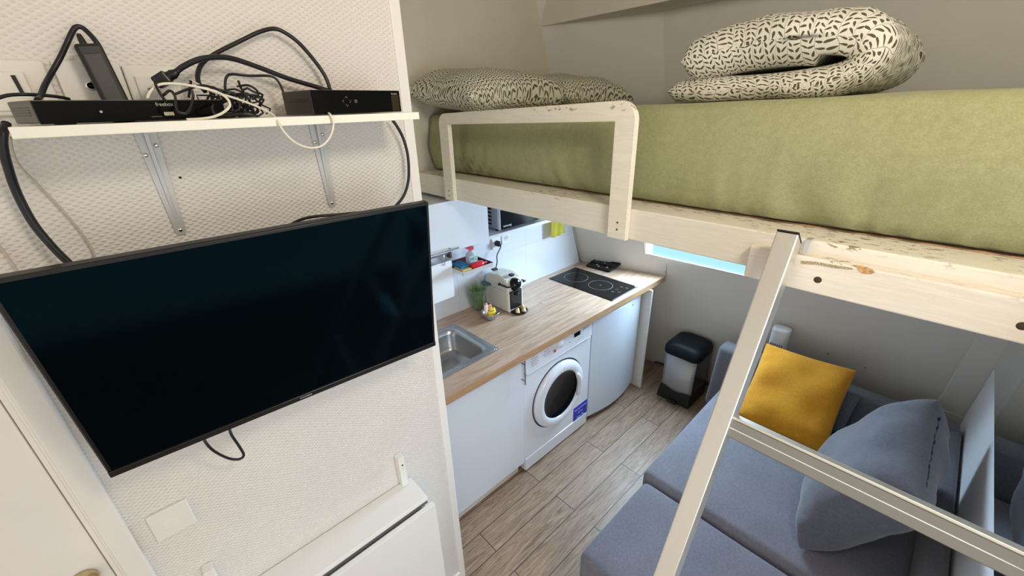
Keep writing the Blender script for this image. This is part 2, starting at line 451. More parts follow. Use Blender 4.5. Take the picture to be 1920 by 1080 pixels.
# ------------------------------------------------------------------ object helpers
def finish(bm, name, m, smooth=None):
    me = bpy.data.meshes.new(name)
    if smooth is not None:
        for f in bm.faces: f.smooth = smooth
    bm.to_mesh(me); bm.free(); me.materials.append(m)
    return me
def root_of(o):
    while o.parent: o = o.parent
    return o
def part(name, bm, m, parent, label=None, smooth=None, stuff=False):
    """mesh given in the room's coordinates, stored relative to its thing"""
    bmesh.ops.transform(bm, matrix=root_of(parent).matrix_basis.inverted(), verts=bm.verts)
    o = bpy.data.objects.new(name, finish(bm, name, m, smooth)); COL.objects.link(o); o.parent = parent
    if label: o['label'] = label
    if stuff: o['kind'] = 'stuff'
    return o
def lpart(name, bm, m, parent, label=None, smooth=None):
    """mesh given in the thing's own coordinates"""
    o = bpy.data.objects.new(name, finish(bm, name, m, smooth)); COL.objects.link(o); o.parent = parent
    if label: o['label'] = label
    return o
def thing(name, label, cat, loc, group=None, M=None):
    o = bpy.data.objects.new(name, None); COL.objects.link(o); o.empty_display_size = .05
    o.matrix_basis = M if M is not None else Matrix.Translation(loc)
    o['label'] = label; o['category'] = cat
    if group: o['group'] = group
    return o
def solo(name, bm, m, label, cat, loc, group=None, smooth=None, M=None):
    MM = M if M is not None else Matrix.Translation(loc)
    bmesh.ops.transform(bm, matrix=MM.inverted(), verts=bm.verts)
    o = bpy.data.objects.new(name, finish(bm, name, m, smooth)); COL.objects.link(o); o.matrix_basis = MM
    o['label'] = label; o['category'] = cat
    if group: o['group'] = group
    return o
def struct(name, bm, m, label=None, parent=None, smooth=None):
    o = bpy.data.objects.new(name, finish(bm, name, m, smooth)); COL.objects.link(o)
    if parent: o.parent = parent
    else:
        o['kind'] = 'structure'
        if label: o['label'] = label
    return o
def addmat(o, m, test):
    o.data.materials.append(m); i = len(o.data.materials) - 1
    for p in o.data.polygons:
        if test(p): p.material_index = i
def screw(c, r=.004, axis='y', parent=None, m=None):
    bm = lathe([(0, -.0012), (r * .7, -.0012), (r, 0), (r, .002)], c, 12, axis)
    return part('screw', bm, m or CHROME, parent)

# ------------------------------------------------------------------ the room
ZC = 2.75
struct('floor', box((-1.6, -1.6, -.06), (3.1, 2.1, 0), 0), FLOORM, 'wood-look plank tile floor')
struct('ceiling', box((-1.6, -1.6, ZC), (3.1, 2.1, ZC + .05), 0), WHITE, 'white ceiling')
w = struct('wall_partition', box((-.25, 1.12, 0), (.66, 1.18, ZC), 0), WALLP, 'partition wall with embossed off-white wallpaper')
bm = box((-1.6, 1.12, 2.10), (-.25, 1.18, ZC), 0); bx(bm, (-1.6, 1.12, 0), (-1.13, 1.18, 2.10)); struct('wall_left', bm, WALLP, 'embossed wallpaper wall around the door')
struct('trim_1', box((.634, 1.116, 0), (.664, 1.184, ZC), .002), TRIMW, 'white corner trim closing the partition')
struct('baseboard_left', box((-.22, 1.106, 0), (.63, 1.12, .07), .003), TRIMW)
struct('wall_back', box((-1.6, 1.97, 0), (3.1, 2.05, ZC), 0), GREIGE, 'kitchen back wall')
def Kx(z):
    t = [(0, 2.80), (.898, 2.595), (1.193, 2.488), (2.298, 2.19), (2.522, 2.115), (2.9, 1.98)]
    for (a, b), (c, d) in zip(t, t[1:]):
        if z <= c: return b + (d - b) * (z - a) / (c - a)
    return t[-1][1]
def Mx(z): return 2.98 - .2411 * z if z < .9 else 2.763 - .27 * (z - .9)
def wallx(y, z):
    if y <= 1.30: return Mx(z)
    t = (y - 1.30) / .67; return Mx(z) * (1 - t) + Kx(z) * t
WZ0, WZ1, WY0, WY1 = 1.0658, 1.62, .70, 1.4400
bm = new_bm()
ys = [-1.6, -.40, .1, WY0, .95, 1.30, WY1, 1.7, 1.98]; zs = [-.02, .45, .9, WZ0, 1.193, WZ1, 2.0, 2.3, 2.522, 2.76]
g = {}
for i, y in enumerate(ys):
    for j, z in enumerate(zs):
        g[i, j] = (bm.verts.new((wallx(y, z), y, z)), bm.verts.new((wallx(y, z) + .12, y, z - (.09 if z == WZ0 else 0))))
for i in range(len(ys) - 1):
    for j in range(len(zs) - 1):
        if WY0 <= ys[i] < WY1 and WZ0 <= zs[j] < WZ1: continue
        bm.faces.new((g[i, j][0], g[i+1, j][0], g[i+1, j+1][0], g[i, j+1][0]))
        bm.faces.new((g[i, j+1][1], g[i+1, j+1][1], g[i+1, j][1], g[i, j][1]))
i0, i1 = ys.index(WY0), ys.index(WY1); j0, j1 = zs.index(WZ0), zs.index(WZ1)
for i in range(i0, i1):
    for j in (j0, j1): bm.faces.new((g[i, j][0], g[i+1, j][0], g[i+1, j][1], g[i, j][1]))
for j in range(j0, j1):
    for i in (i0, i1): bm.faces.new((g[i, j][0], g[i, j+1][0], g[i, j+1][1], g[i, j][1]))
bmesh.ops.recalc_face_normals(bm, faces=bm.faces)
struct('wall_far', bm, PLASTER, 'sloping grey-white end wall under the roof')
# roof window: frame and pane
wr = bpy.data.objects.new('window_1', None); COL.objects.link(wr); wr['kind'] = 'structure'
def wslab(y0, y1, z0, z1, d0, d1):
    return hexa([(wallx(y0, z0) + d0, y0, z0), (wallx(y1, z0) + d0, y1, z0), (wallx(y1, z0) + d1, y1, z0), (wallx(y0, z0) + d1, y0, z0),
                 (wallx(y0, z1) + d0, y0, z1), (wallx(y1, z1) + d0, y1, z1), (wallx(y1, z1) + d1, y1, z1), (wallx(y0, z1) + d1, y0, z1)])
for a in ((WY0, WY0 + .010, WZ0, WZ1), (WY1 - .006, WY1, WZ0, WZ1), (WY0, WY1, WZ0, WZ0 + .004), (WY0, WY1, WZ1 - .02, WZ1)):
    struct('window_frame', wslab(*a, .004, .014), TRIMW, parent=wr)
struct('window_pane', wslab(WY0 + .01, WY1 - .01, WZ0 + .002, WZ1 - .01, .012, .016), WINGL, parent=wr)
# boxed eave above the bed
struct('trim_2', hexa([(2.085, -1.6, 2.522), (2.30, -1.6, 2.522), (2.30, 1.97, 2.522), (2.112, 1.97, 2.522), (2.085, -1.6, ZC), (2.30, -1.6, ZC), (2.30, 1.97, ZC), (2.07, 1.97, ZC)], .003),
       mat('eave_paint', (.70, .655, .57), .7, var=.02), 'boxed eave over the loft bed')
# side wall at the end of the sofa
struct('wall_right', box((1.0, -.45, 0), (3.0, -.36, 1.66), 0), mat('side_wall_paint', (.86, .89, .94), .5, bump=.1), 'white side wall at the end of the sofa')
# slanting boxed post on the end wall
z0, z1, zt = 0.0, .57, 1.66
def post(zb, zt_, d):
    return [(Mx(zb) - d, -.36, zb), (Mx(zb) - d, -.252, zb), (Mx(zb) + .02, -.252, zb), (Mx(zb) + .02, -.36, zb),
            (Mx(zt_) - d, -.36, zt_), (Mx(zt_) - d, -.268, zt_), (Mx(zt_) + .02, -.268, zt_), (Mx(zt_) + .02, -.36, zt_)]
struct('trim_3', hexa(post(.57, zt, .035), .002), PLASTER, 'slanting boxed post on the end wall, upper length')
struct('trim_4', hexa(post(0, .57, .045), .002), PLASTER, 'slanting boxed post on the end wall, lower length')
# tiled splashback, set proud of the kitchen wall
bm = prism([(.67, .86), (Kx(.86) - .03, .86), (Kx(1.5) - .03, 1.5), (.67, 1.5)], 1.958, 1.972, 'y')
struct('wall_splashback', bm, TILE, 'white glossy splashback tiles')
bm = new_bm(); tube(bm, [(Kx(z) - .018, 1.956, z) for z in (.9, 1.1, 1.3, 1.5)], .006, 8); struct('trim_5', bm, GALV, 'grey tile edge trim')
bm = new_bm(); tube(bm, [(Kx(z) + .012, 1.95, z) for z in (.9, 1.1, 1.3, 1.5)], .009, 8); struct('trim_6', bm, PLASTER, 'corner bead beside the splashback')
bm = new_bm()
for z_ in (.9, 1.1, 1.3, 1.5): pass
tube(bm, [(Mx(z) - .002, 1.30, z) for z in (.90, 1.0)], .006, 8); struct('trim_7', bm, TRIMW, 'white seam bead beside the window')
# skirting along the end wall
struct('baseboard_far', box((2.955, -.25, 0), (2.99, 1.9, .02), .002), mat('dark_skirting', (.10, .07, .05), .6))

# door in the partition line, at the left edge
dr = bpy.data.objects.new('door_1', None); COL.objects.link(dr); dr['kind'] = 'structure'
struct('door_panel', box((-1.08, 1.13, .01), (-.288, 1.17, 2.03), .002), DOORW, parent=dr)
struct('door_frame', box((-.283, 1.118, 0), (-.268, 1.18, 2.06), .001), DOORW, parent=dr)
bm = box((-.268, 1.104, 0), (-.226, 1.122, 2.10), .004); bx(bm, (-.273, 1.111, 0), (-.262, 1.12, 2.10), .002); bx(bm, (-1.14, 1.104, 2.04), (-.226, 1.122, 2.10), .004); bx(bm, (-1.14, 1.104, 0), (-1.09, 1.122, 2.04), .004)
struct('door_architrave', bm, DOORW, parent=dr)
bm = lathe([(0, -.02), (.012, -.02), (.02, -.019), (.0235, -.012), (.026, 0), (.026, .006)], (-0.3308, 1.1200, 1.1236), 28, 'y')
struct('door_handle', bm, BRASS, parent=dr)
# ------------------------------------------------------------------ television
tvP = [Vector(p) for p in ((-.19, .926, 1.888), (.539, .877, 1.889), (.543, .933, 1.45), (-.185, .982, 1.449))]
tx = (tvP[1] - tvP[0]).normalized(); tz = (tvP[0] - tvP[3]); tz = (tz - tx * tz.dot(tx)).normalized(); ty = tz.cross(tx)
tc_ = sum(tvP, Vector()) / 4
TVM = Matrix((( tx.x, ty.x, tz.x, tc_.x), (tx.y, ty.y, tz.y, tc_.y), (tx.z, ty.z, tz.z, tc_.z), (0, 0, 0, 1)))
tvw, tvh = .7295 / 2, .4395 / 2
tv = thing('television', 'black flat television on the wall below the shelf, screen switched off', 'television', None, M=TVM)
bm = box((-tvw, 0, -tvh), (tvw, .022, tvh), .003); bx(bm, (-tvw * .72, .02, -tvh * .85), (tvw * .72, .055, tvh * .45), .012)
lpart('housing', bm, BEZEL, tv)
bz = .0075
lpart('screen', box((-tvw + bz, -.0012, -tvh + .017), (tvw - bz, .003, tvh - bz), .0005), SCREEN, tv)
bm = box((-tvw + .001, -.0035, -tvh + .001), (tvw - .001, .002, -tvh + .0155), .0012)
lpart('lower_bezel', bm, mat('bezel_gloss', (.012, .012, .013), .18), tv)
lpart('logo_text', text_bm('HYUNDAI', .0062, FACE_Y((.0, -.0040, -tvh + .0085)), .0002), mat('logo_silver', (.5, .5, .48), .4), tv, 'small silver lettering')
bm = box((-.06, .054, -.10), (.06, .064, .06), .002); bx(bm, (-.02, .062, -.05), (.02, .17, -.01), .003)
lpart('wall_mount_arm', bm, BLK, tv)

# ------------------------------------------------------------------ shelf and brackets
SHZ = 2.09
solo('wall_shelf', box((-.0905, .93, 2.074), (.571, 1.118, SHZ), .0012), SHELFW, 'long white wall shelf above the television, carrying two black boxes', 'shelf', (.24, 1.02, 2.074))
def bracket(x, zb, label):
    b = thing('shelf_bracket', label, 'bracket', (x, 1.12, zb), 'grey brackets under the wall shelf')
    zt_ = 2.0735
    bm = prism([(x - .0175, zt_), (x + .0175, zt_), (x + .0095, zb + .008), (x + .006, zb), (x - .006, zb), (x - .0095, zb + .008)], 1.1155, 1.1195, 'y', .0006)
    part('wall_leg', bm, GALV, b)
    part('rib', prism([(1.1165, zb + .015), (1.1165, zt_ - .004), (1.105, zt_ - .004), (1.109, 2.02)], x - .0035, x + .0035, 'x', .0008), GALV, b)
    part('shelf_leg', prism([(x - .0175, 1.118), (x + .0175, 1.118), (x + .009, .99), (x - .009, .99)], 2.0700, 2.0738, 'z', .0006), GALV, b)
    screw((x, 1.1145, zb + .011), .0042, 'y', b)
    for dx, dz in ((-.0115, -.045), (.0105, -.028)): screw((x + dx, 1.1145, 2.073 + dz), .0042, 'y', b)
    return b
bracket(0.0655, 1.8624, 'left one of the two grey steel brackets holding the wall shelf')
bracket(0.3923, 1.8653, 'right one of the two grey steel brackets, behind the white cable loop')
def speck(p, label, r=.0025):
    solo('wall_plug_hole', lathe([(0, -.001), (r * .6, -.001), (r, 0), (r, .001)], p, 10, 'y'), mat('hole_black', (.02, .015, .012), .9), label, 'hole', p)
speck((0.0962, 1.1180, 1.9792), 'tiny black screw hole in the wallpaper beside the left shelf bracket')

# ------------------------------------------------------------------ wall plates above the shelf
def wplate(x0, x1, z0, z1, label, kind='wall_plate', cat='wall plate', grp=None):
    t = thing(kind, label, cat, ((x0 + x1) / 2, 1.12, z0), grp)
    part('plate', box((x0, 1.109, z0), (x1, 1.1205, z1), .003, 3), PLWHITE, t)
    return t
t = wplate(-0.0331 - .085, -0.0331, 2.105, 2.1881, 'white wall plate with a black slot, at the far left above the shelf')
part('insert', box((-.108, 1.1045, 2.112), (-0.0609, 1.110, 2.1704), .002), PLWHITE, t)
part('slot', hexa([(-0.0745, 1.1030, 2.1362), (-0.0696, 1.1030, 2.1362), (-0.0698, 1.1055, 2.1363), (-0.0746, 1.1055, 2.1363), (-0.0767, 1.1030, 2.1652), (-0.0714, 1.1030, 2.1653), (-0.0716, 1.1055, 2.1655), (-0.0769, 1.1055, 2.1654)]), BLK, t)
t = wplate(-0.0237, -0.0237 + .088, 2.105, 2.1900, 'white wall plate with a round aerial socket, behind the black power adapter', 'aerial_socket', 'socket')
c = (0.0151, 1.1090, 2.1506)
part('coax_ring', lathe([(.0055, -.004), (.0075, -.004), (.0085, 0)], c, 24, 'y'), CHROME, t)
part('coax_pin', lathe([(0, -.0035), (.0022, -.0035), (.003, 0), (.0056, .0)], c, 16, 'y'), BLK, t)
t = wplate(0.0658, 0.1459, 2.108, 2.1851, 'white double wall plate behind the black power plug', 'double_socket', 'socket')
part('cover', box((0.0787, 1.104, 2.12), (0.1069, 1.110, 2.168), .002), PLWHITE, t)
part('cover', box((0.1118, 1.104, 2.12), (0.1398, 1.110, 2.168), .002), PLWHITE, t)

# light switch
x0, z0 = -0.1946, 1.1290
x1, z1 = -0.1135, 1.2145
t = thing('light_switch', 'white rectangular light switch on the wallpaper beside the door frame', 'light switch', ((x0 + x1) / 2, 1.12, z0))
part('plate', box((x0, 1.110, z0), (x1, 1.1205, z1), .003, 3), PLWHITE, t)
cx_, cz_ = (x0 + x1) / 2 - .003, (z0 + z1) / 2 - .001
part('rocker', hexa([(cx_ - .0165, 1.1065, cz_ - .0125), (cx_ + .0165, 1.1065, cz_ - .0125), (cx_ + .0165, 1.111, cz_ - .0125), (cx_ - .0165, 1.111, cz_ - .0125),
      (cx_ - .0165, 1.1085, cz_ + .0125), (cx_ + .0165, 1.1085, cz_ + .0125), (cx_ + .0165, 1.111, cz_ + .0125), (cx_ - .0165, 1.111, cz_ + .0125)], .001), PLWHITE, t)

# ------------------------------------------------------------------ set-top boxes
th_ = math.radians(18)
MB_ = Matrix.Translation((-.058, .932, SHZ)) @ Matrix.Rotation(th_, 4, 'Z')
b1 = thing('internet_box', 'long flat black internet box on the left half of the shelf', 'set-top box', None, M=MB_)
L1, D1, H1 = .262, .098, .034
lpart('case', box((0, .0015, .003), (L1, D1, H1), .002), mat('box_grey_side', (.10, .09, .075), .4), b1)
lpart('front_panel', box((.001, -.001, .002), (L1 - .001, .004, H1 - .0012), .001), BOXF, b1)
for i in range(4):
    lpart('vent', box((-.0008, .018, .024 - i * .0035), (.002, D1 - .012, .0252 - i * .0035), 0), BLK, b1)
for x_ in (.02, L1 - .05): lpart('foot', box((x_, .006, 0), (x_ + .022, .02, .0035), .001), BLK, b1)
lpart('usb_port', box((.158, -.0022, .0085), (.173, .001, .0145), .0006), mat('usb_metal', (.75, .68, .5), .3, metal=.7), b1, 'pale metal USB port')
lpart('card_slot', box((.138, -.0016, .0065), (.154, .001, .0085), .0003), mat('slot_grey', (.06, .06, .06), .4), b1)
lpart('logo_text', text_bm('freebox', .0085, FACE_Y((.163, -.0015, .0265)), .0002), mat('print_grey', (.40, .40, .40), .5), b1, 'small grey lettering')
lpart('status_light', lathe([(0, -.0006), (.0015, -.0006), (.002, 0)], (.074, -.001, .017), 12, 'y'), mat('print_grey', (.4, .4, .4)), b1)

MB2 = Matrix.Translation((.3315, .936, SHZ)) @ Matrix.Rotation(math.radians(10), 4, 'Z')
b2 = thing('television_decoder', 'taller black decoder box with arrow keys on the right end of the shelf', 'set-top box', None, M=MB2)
L2, D2, H2 = .222, .118, .048
lpart('case', box((0, .0015, .002), (L2, D2, H2), .002), mat('decoder_case', (.045, .04, .032), .35), b2)
lpart('front_panel', box((.0005, -.001, .002), (L2 - .0005, .004, H2 - .0005), .001), BOXF, b2)
lpart('display', box((L2 - .026, -.0014, .004), (L2 - .005, .001, H2 - .010), .0005), mat('display_brown', (.03, .022, .008), .15), b2)
for i in range(2): lpart('vent', box((-.0008, .02, .031 - i * .004), (.002, D2 - .02, .0318 - i * .004), 0), BLK, b2)
def chev(cx, cz, a, s=.0028):
    bm = new_bm()
    p = [Vector((-s * .6, 0, s)), Vector((s * .6, 0, 0)), Vector((-s * .6, 0, -s))]
    Rm = Matrix.Rotation(a, 3, 'Y'); tube(bm, [Rm @ q + Vector((cx, -.0014, cz)) for q in p], .0004, 5); return bm
for cx_, cz_, a in ((.085, .026, 0), (.068, .026, math.pi), (.0765, .034, -math.pi / 2), (.0765, .018, math.pi / 2)):
    lpart('arrow_key', chev(cx_, cz_, a), mat('print_grey', (.4, .4, .4)), b2)
lpart('power_key', lathe([(.0022, -.0004), (.003, -.0006), (.003, 0)], (.099, -.001, .026), 16, 'y'), mat('print_grey', (.4, .4, .4)), b2)
lpart('logo_text', text_bm('freebox', .0055, FACE_Y((L2 - .017, -.0013, H2 - .007)), .0002), mat('print_grey', (.4, .4, .4)), b2)

# power adapter leaning behind the internet box
A0 = Vector((.042, 1.065, SHZ)); A1 = Vector((.030, 1.078, 2.212))
d = (A1 - A0).normalized(); a_, b_ = frame_of(d, Vector((0, 1, 0)))
MA = Matrix(((a_.x, b_.x, d.x, A0.x), (a_.y, b_.y, d.y, A0.y), (a_.z, b_.z, d.z, A0.z), (0, 0, 0, 1)))
t = thing('power_adapter', 'black power adapter brick standing on end behind the long box', 'power adapter', None, M=MA)
lpart('case', box((-.018, -.014, 0), (.018, .014, (A1 - A0).length), .005, 3), BLK, t)
lpart('label_face', box((-.0125, -.0146, .012), (.0125, -.0125, .108), .002), mat('adapter_label', (.05, .05, .047), .5), t)
lpart('cable_boot', lathe([(.0052, 0), (.0045, .010), (.003, .018)], (.004, 0, (A1 - A0).length - .002), 12), BLK, t)
# ------------------------------------------------------------------ cables
def cable(pts, r, m, label, name='cable', k=6, n=8):
    bm = new_bm(); P = smooth_path(pts, k); tube(bm, P, r, n)
    return solo(name, bm, m, label, 'cable', P[0])
cable([(-0.1045, 1.0850, 2.0935), (-0.1114, 1.0700, 2.0797), (-0.1184, 1.0700, 2.0600), (-0.1244, 1.0750, 2.0312), (-0.1305, 1.0850, 1.9858), (-0.1297, 1.0850, 1.9341), (-0.1208, 1.0800, 1.8901), (-0.1095, 1.0750, 1.8536), (-0.0950, 1.0700, 1.8143)], .0062, CABLE, 'thick black cable curving down from the left end of the shelf to behind the television')
cable([(-0.1091, 1.1100, 2.0735), (-0.1143, 1.1100, 2.0535), (-0.1151, 1.1120, 2.0256), (-0.1054, 1.1120, 1.9945), (-0.0926, 1.1120, 1.9535), (-0.0811, 1.1120, 1.9070), (-0.0757, 1.1100, 1.8692), (-0.0771, 1.1050, 1.8413)], .0017, CABLEB, 'thin beige cable hanging on the wallpaper beside the thick black one')
cable([(-0.1903, 1.1120, 1.9305), (-0.1845, 1.1120, 1.9045), (-0.1813, 1.1120, 1.8802), (-0.1782, 1.1080, 1.8479)], .0017, CABLEB, 'thin beige cable at the very left edge above the television')
cable([(0.5799, 1.0900, 2.0778), (0.5939, 1.0850, 2.0532), (0.6083, 1.0850, 2.0195), (0.6148, 1.0850, 1.9721), (0.6080, 1.0850, 1.9140), (0.5879, 1.0850, 1.8714), (0.5538, 1.0800, 1.8456), (0.5134, 1.0700, 1.8332)], .0040, CABLE, 'black cable bowing from the right end of the shelf to the television')
cable([(0.2322, 1.0600, 1.8302), (0.2644, 1.0500, 1.8549), (0.2938, 1.0400, 1.8662), (0.3278, 1.0300, 1.8678), (0.3752, 1.0200, 1.8644), (0.4074, 1.0000, 1.8655), (0.4288, 0.9800, 1.8661), (0.4426, 0.9700, 1.8597)], .0036, CABLE, 'short black cable lying along the top edge of the television')
cable([(-0.0313, 1.0000, 1.4450), (-0.0323, 1.0200, 1.4082), (-0.0246, 1.0300, 1.3691), (-0.0058, 1.0400, 1.3256), (0.0128, 1.0400, 1.3083), (0.0248, 1.0400, 1.3138), (0.0222, 1.0300, 1.3528), (0.0166, 1.0200, 1.3992), (0.0180, 1.0000, 1.4438)], .0032, CABLE, 'black cable loop hanging below the television')
cable([(0.0451, 1.0800, 2.2113), (0.0403, 1.0850, 2.2258), (0.0335, 1.0900, 2.2376), (0.0269, 1.0900, 2.2393), (0.0198, 1.0900, 2.2334), (0.0077, 1.0900, 2.2164), (-0.0093, 1.0800, 2.1913), (-0.0278, 1.0700, 2.1666), (-0.0403, 1.0500, 2.1483), (-0.0494, 1.0300, 2.1322), (-0.0534, 1.0000, 2.1254)], .0040, CABLE, 'black cable arching up into the top of the power adapter')
cable([(0.4289, 1.0800, 2.1395), (0.4264, 1.0850, 2.1668), (0.4147, 1.0900, 2.1955), (0.3839, 1.0900, 2.2363), (0.3555, 1.0900, 2.2565), (0.3353, 1.0900, 2.2609), (0.3053, 1.0850, 2.2521), (0.2640, 1.0800, 2.2326), (0.2138, 1.0700, 2.2075), (0.1852, 1.0600, 2.1891), (0.1707, 1.0500, 2.1699), (0.1662, 1.0400, 2.1530), (0.1707, 1.0300, 2.1380)], .0042, CABLE, 'black cable in a high pointed arch between the two boxes')
cable([(0.1315, 1.0200, 2.1680), (0.1496, 1.0300, 2.1803), (0.1792, 1.0400, 2.1935), (0.2108, 1.0500, 2.1992), (0.2413, 1.0600, 2.1977), (0.2886, 1.0700, 2.1838), (0.3385, 1.0750, 2.1659), (0.3943, 1.0800, 2.1507), (0.4314, 1.0800, 2.1395)], .0050, CABLE, 'thick black mains cable running from the plug to the decoder')
cable([(0.2024, 1.0300, 2.1285), (0.2081, 1.0400, 2.1497), (0.2148, 1.0400, 2.1647), (0.2272, 1.0450, 2.1699), (0.2551, 1.0500, 2.1680), (0.2926, 1.0600, 2.1693), (0.3072, 1.0600, 2.1656), (0.3149, 1.0600, 2.1534), (0.3186, 1.0600, 2.1326)], .0025, CABLE, 'thin black cable entering the left side of the decoder')
cable([(0.0773, 0.9900, 2.1251), (0.0860, 1.0000, 2.1370), (0.1009, 1.0000, 2.1479), (0.1255, 1.0000, 2.1497), (0.1541, 0.9900, 2.1444), (0.1798, 0.9850, 2.1363), (0.1913, 0.9750, 2.1261), (0.1920, 0.9650, 2.1132), (0.1786, 0.9600, 2.1018), (0.1583, 0.9500, 2.0944), (0.1375, 0.9500, 2.0917), (0.1175, 0.9450, 2.0916)], .0023, CABLEW, 'white cable looping in front of the long box')
cable([(0.1527, 1.0400, 2.1582), (0.1653, 1.0300, 2.1489), (0.1801, 1.0100, 2.1372), (0.2101, 1.0000, 2.1257), (0.2385, 0.9800, 2.1107), (0.2567, 0.9550, 2.0956), (0.2562, 0.9250, 2.0805), (0.2626, 0.9200, 2.0610), (0.2780, 0.9200, 2.0423), (0.3011, 0.9200, 2.0314), (0.3248, 0.9200, 2.0326), (0.3439, 0.9200, 2.0458), (0.3552, 0.9200, 2.0627), (0.3602, 0.9220, 2.0779), (0.3583, 0.9250, 2.0902), (0.3587, 0.9350, 2.0943)], .0021, CABLEW, 'white cable drooping in a loop below the shelf front')
cable([(-0.1042, 1.0200, 2.1251), (-0.0943, 1.0200, 2.1293), (-0.0821, 1.0200, 2.1332), (-0.0658, 1.0200, 2.1342), (-0.0467, 1.0300, 2.1333), (-0.0288, 1.0400, 2.1308), (-0.0189, 1.0500, 2.1278)], .0026, CABLE, 'thin black cable lying along the top of the long box at the left edge')
# plug lying on the socket plate
P0 = Vector((0.0982, 1.0300, 2.1501)); P1 = Vector((0.1352, 1.0200, 2.1698))
d = (P1 - P0).normalized(); a_, b_ = frame_of(d)
MA = Matrix(((d.x, a_.x, b_.x, P0.x), (d.y, a_.y, b_.y, P0.y), (d.z, a_.z, b_.z, P0.z), (0, 0, 0, 1)))
t = thing('mains_plug', 'black mains plug lying above the long box with a thick cable', 'plug', None, M=MA)
LL = (P1 - P0).length
lpart('body', hexa([(.002, -.012, -.010), (LL * .62, -.012, -.010), (LL * .62, .012, -.010), (.002, .012, -.010), (.002, -.010, .010), (LL * .62, -.012, .011), (LL * .62, .012, .011), (.002, .010, .010)], .003), BLK, t)
lpart('strain_relief', lathe([(.0085, LL * .6), (.0075, LL * .75), (.0085, LL * .78), (.006, LL * .95), (.0055, LL)], (0, 0, 0), 14, 'x'), BLK, t)
for s in (-1, 1): lpart('pin', lathe([(0, -.014), (.002, -.013), (.002, .004)], (0, .006 * s, -.002), 10, 'x'), CHROME, t)
# tangled cables between the boxes
random.seed(5); bm = new_bm()
def loopy(c, rx, rz, ry, ph, wob, r, turns=1.0, sd=0):
    pts = []
    n = int(26 * turns)
    for i in range(n):
        a = ph + 2 * math.pi * turns * i / (n - 1)
        f = 1 + wob * noise.noise(Vector((math.cos(a) * 1.5, math.sin(a) * 1.5, sd + i * .03)))
        pts.append((c[0] + rx * f * math.cos(a), c[1] + ry * math.sin(a * 1.3 + sd), max(SHZ + .003, c[2] + rz * f * math.sin(a))))
    tube(bm, pts, r, 6)
for i in range(13):
    cx_ = 0.2170 + random.uniform(-.028, .030); cz_ = SHZ + random.uniform(.012, .030)
    loopy((cx_, 1.045 + random.uniform(-.03, .03), cz_), random.uniform(.014, .036), random.uniform(.008, .024), random.uniform(.006, .022), random.uniform(0, 6), .9, random.uniform(.0014, .0024), random.uniform(.8, 1.7), i * 1.7)
for q in ([(0.1007, 1.0000, 2.1619), (0.0968, 1.0000, 2.1536), (0.0962, 0.9900, 2.1399), (0.0991, 0.9850, 2.1264), (0.1015, 0.9800, 2.1212)], [(0.0999, 0.9900, 2.1299), (0.1115, 0.9850, 2.1381), (0.1153, 0.9750, 2.1293), (0.1096, 0.9550, 2.1122), (0.1103, 0.9500, 2.1037), (0.1210, 0.9500, 2.1017), (0.1313, 0.9600, 2.1118), (0.1402, 0.9700, 2.1273), (0.1459, 1.0000, 2.1387)],
          [(0.1165, 1.0000, 2.1318), (0.1398, 1.0100, 2.1408), (0.1679, 1.0200, 2.1484), (0.1934, 1.0300, 2.1417), (0.2187, 1.0300, 2.1351)], [(0.1532, 1.0300, 2.1559), (0.1460, 1.0200, 2.1412), (0.1395, 1.0100, 2.1285)], [(0.1724, 1.0000, 2.1152), (0.1642, 0.9750, 2.1068), (0.1661, 0.9700, 2.0986), (0.1818, 0.9850, 2.0963), (0.2118, 1.0000, 2.0973), (0.2297, 1.0000, 2.0947), (0.2425, 1.0000, 2.0923)],
          [(0.2309, 1.0500, 2.1484), (0.2530, 1.0600, 2.1509), (0.2658, 1.0600, 2.1430), (0.2673, 1.0600, 2.1329), (0.2528, 1.0500, 2.1247)], [(0.2413, 1.0300, 2.1203), (0.2433, 1.0300, 2.1054), (0.2435, 1.0200, 2.0923)], [(0.2376, 1.0600, 2.1586), (0.2368, 1.0500, 2.1455), (0.2403, 1.0400, 2.1304), (0.2427, 1.0300, 2.1183)]):
    tube(bm, smooth_path(q, 5), .0023, 6)
solo('cable_tangle', bm, CABLE, 'tangle of thin black cables heaped on the shelf between the two boxes', 'cable bundle', (.25, 1.04, SHZ))['kind'] = 'stuff'

# ------------------------------------------------------------------ folded wall table and its catches
TABW = mat('table_white', (.82, .81, .79), .35)
t = thing('folding_wall_table', 'white folding wall table with its leaf folded down below the television', 'table', (.2, 1.12, .0))
part('top_ledge', box((-.30, .998, .797), (.474, 1.118, .817), .0015), TABW, t)
part('side_panel', box((.445, 1.0, .10), (.462, 1.118, .797), .0015), TABW, t)
part('hinge_gap_shade', box((-.30, .9945, .790), (.470, .9985, .797), 0), mat('hinge_shadow_grey', (.10, .10, .11), .5), t, 'thin dark strip painting the shaded hinge gap')  # dark strip stands in for the shade between ledge and leaf
part('folded_leaf', box((-.30, .970, .09), (.486, .989, .790), .0015), TABW, t)
def catch(p, zt_, zb, label):
    x, = p
    c = thing('wall_catch', label, 'bracket', (x, 1.12, zb), 'white table catches on the wall')
    part('block', box((x - .013, 1.088, zb), (x + .010, 1.119, zt_), .002), WHITE, c)
    screw((x, 1.0875, zt_ - .035), .0035, 'y', c, BLK); screw((x, 1.0875, zt_ - .050), .0028, 'y', c, GALV)
catch((0.4407,), 0.9588, .824, 'small white wall block with a black screw above the right end of the folded table')
catch((-0.1347,), 0.9766, .83, 'small white wall block above the left part of the folded table')

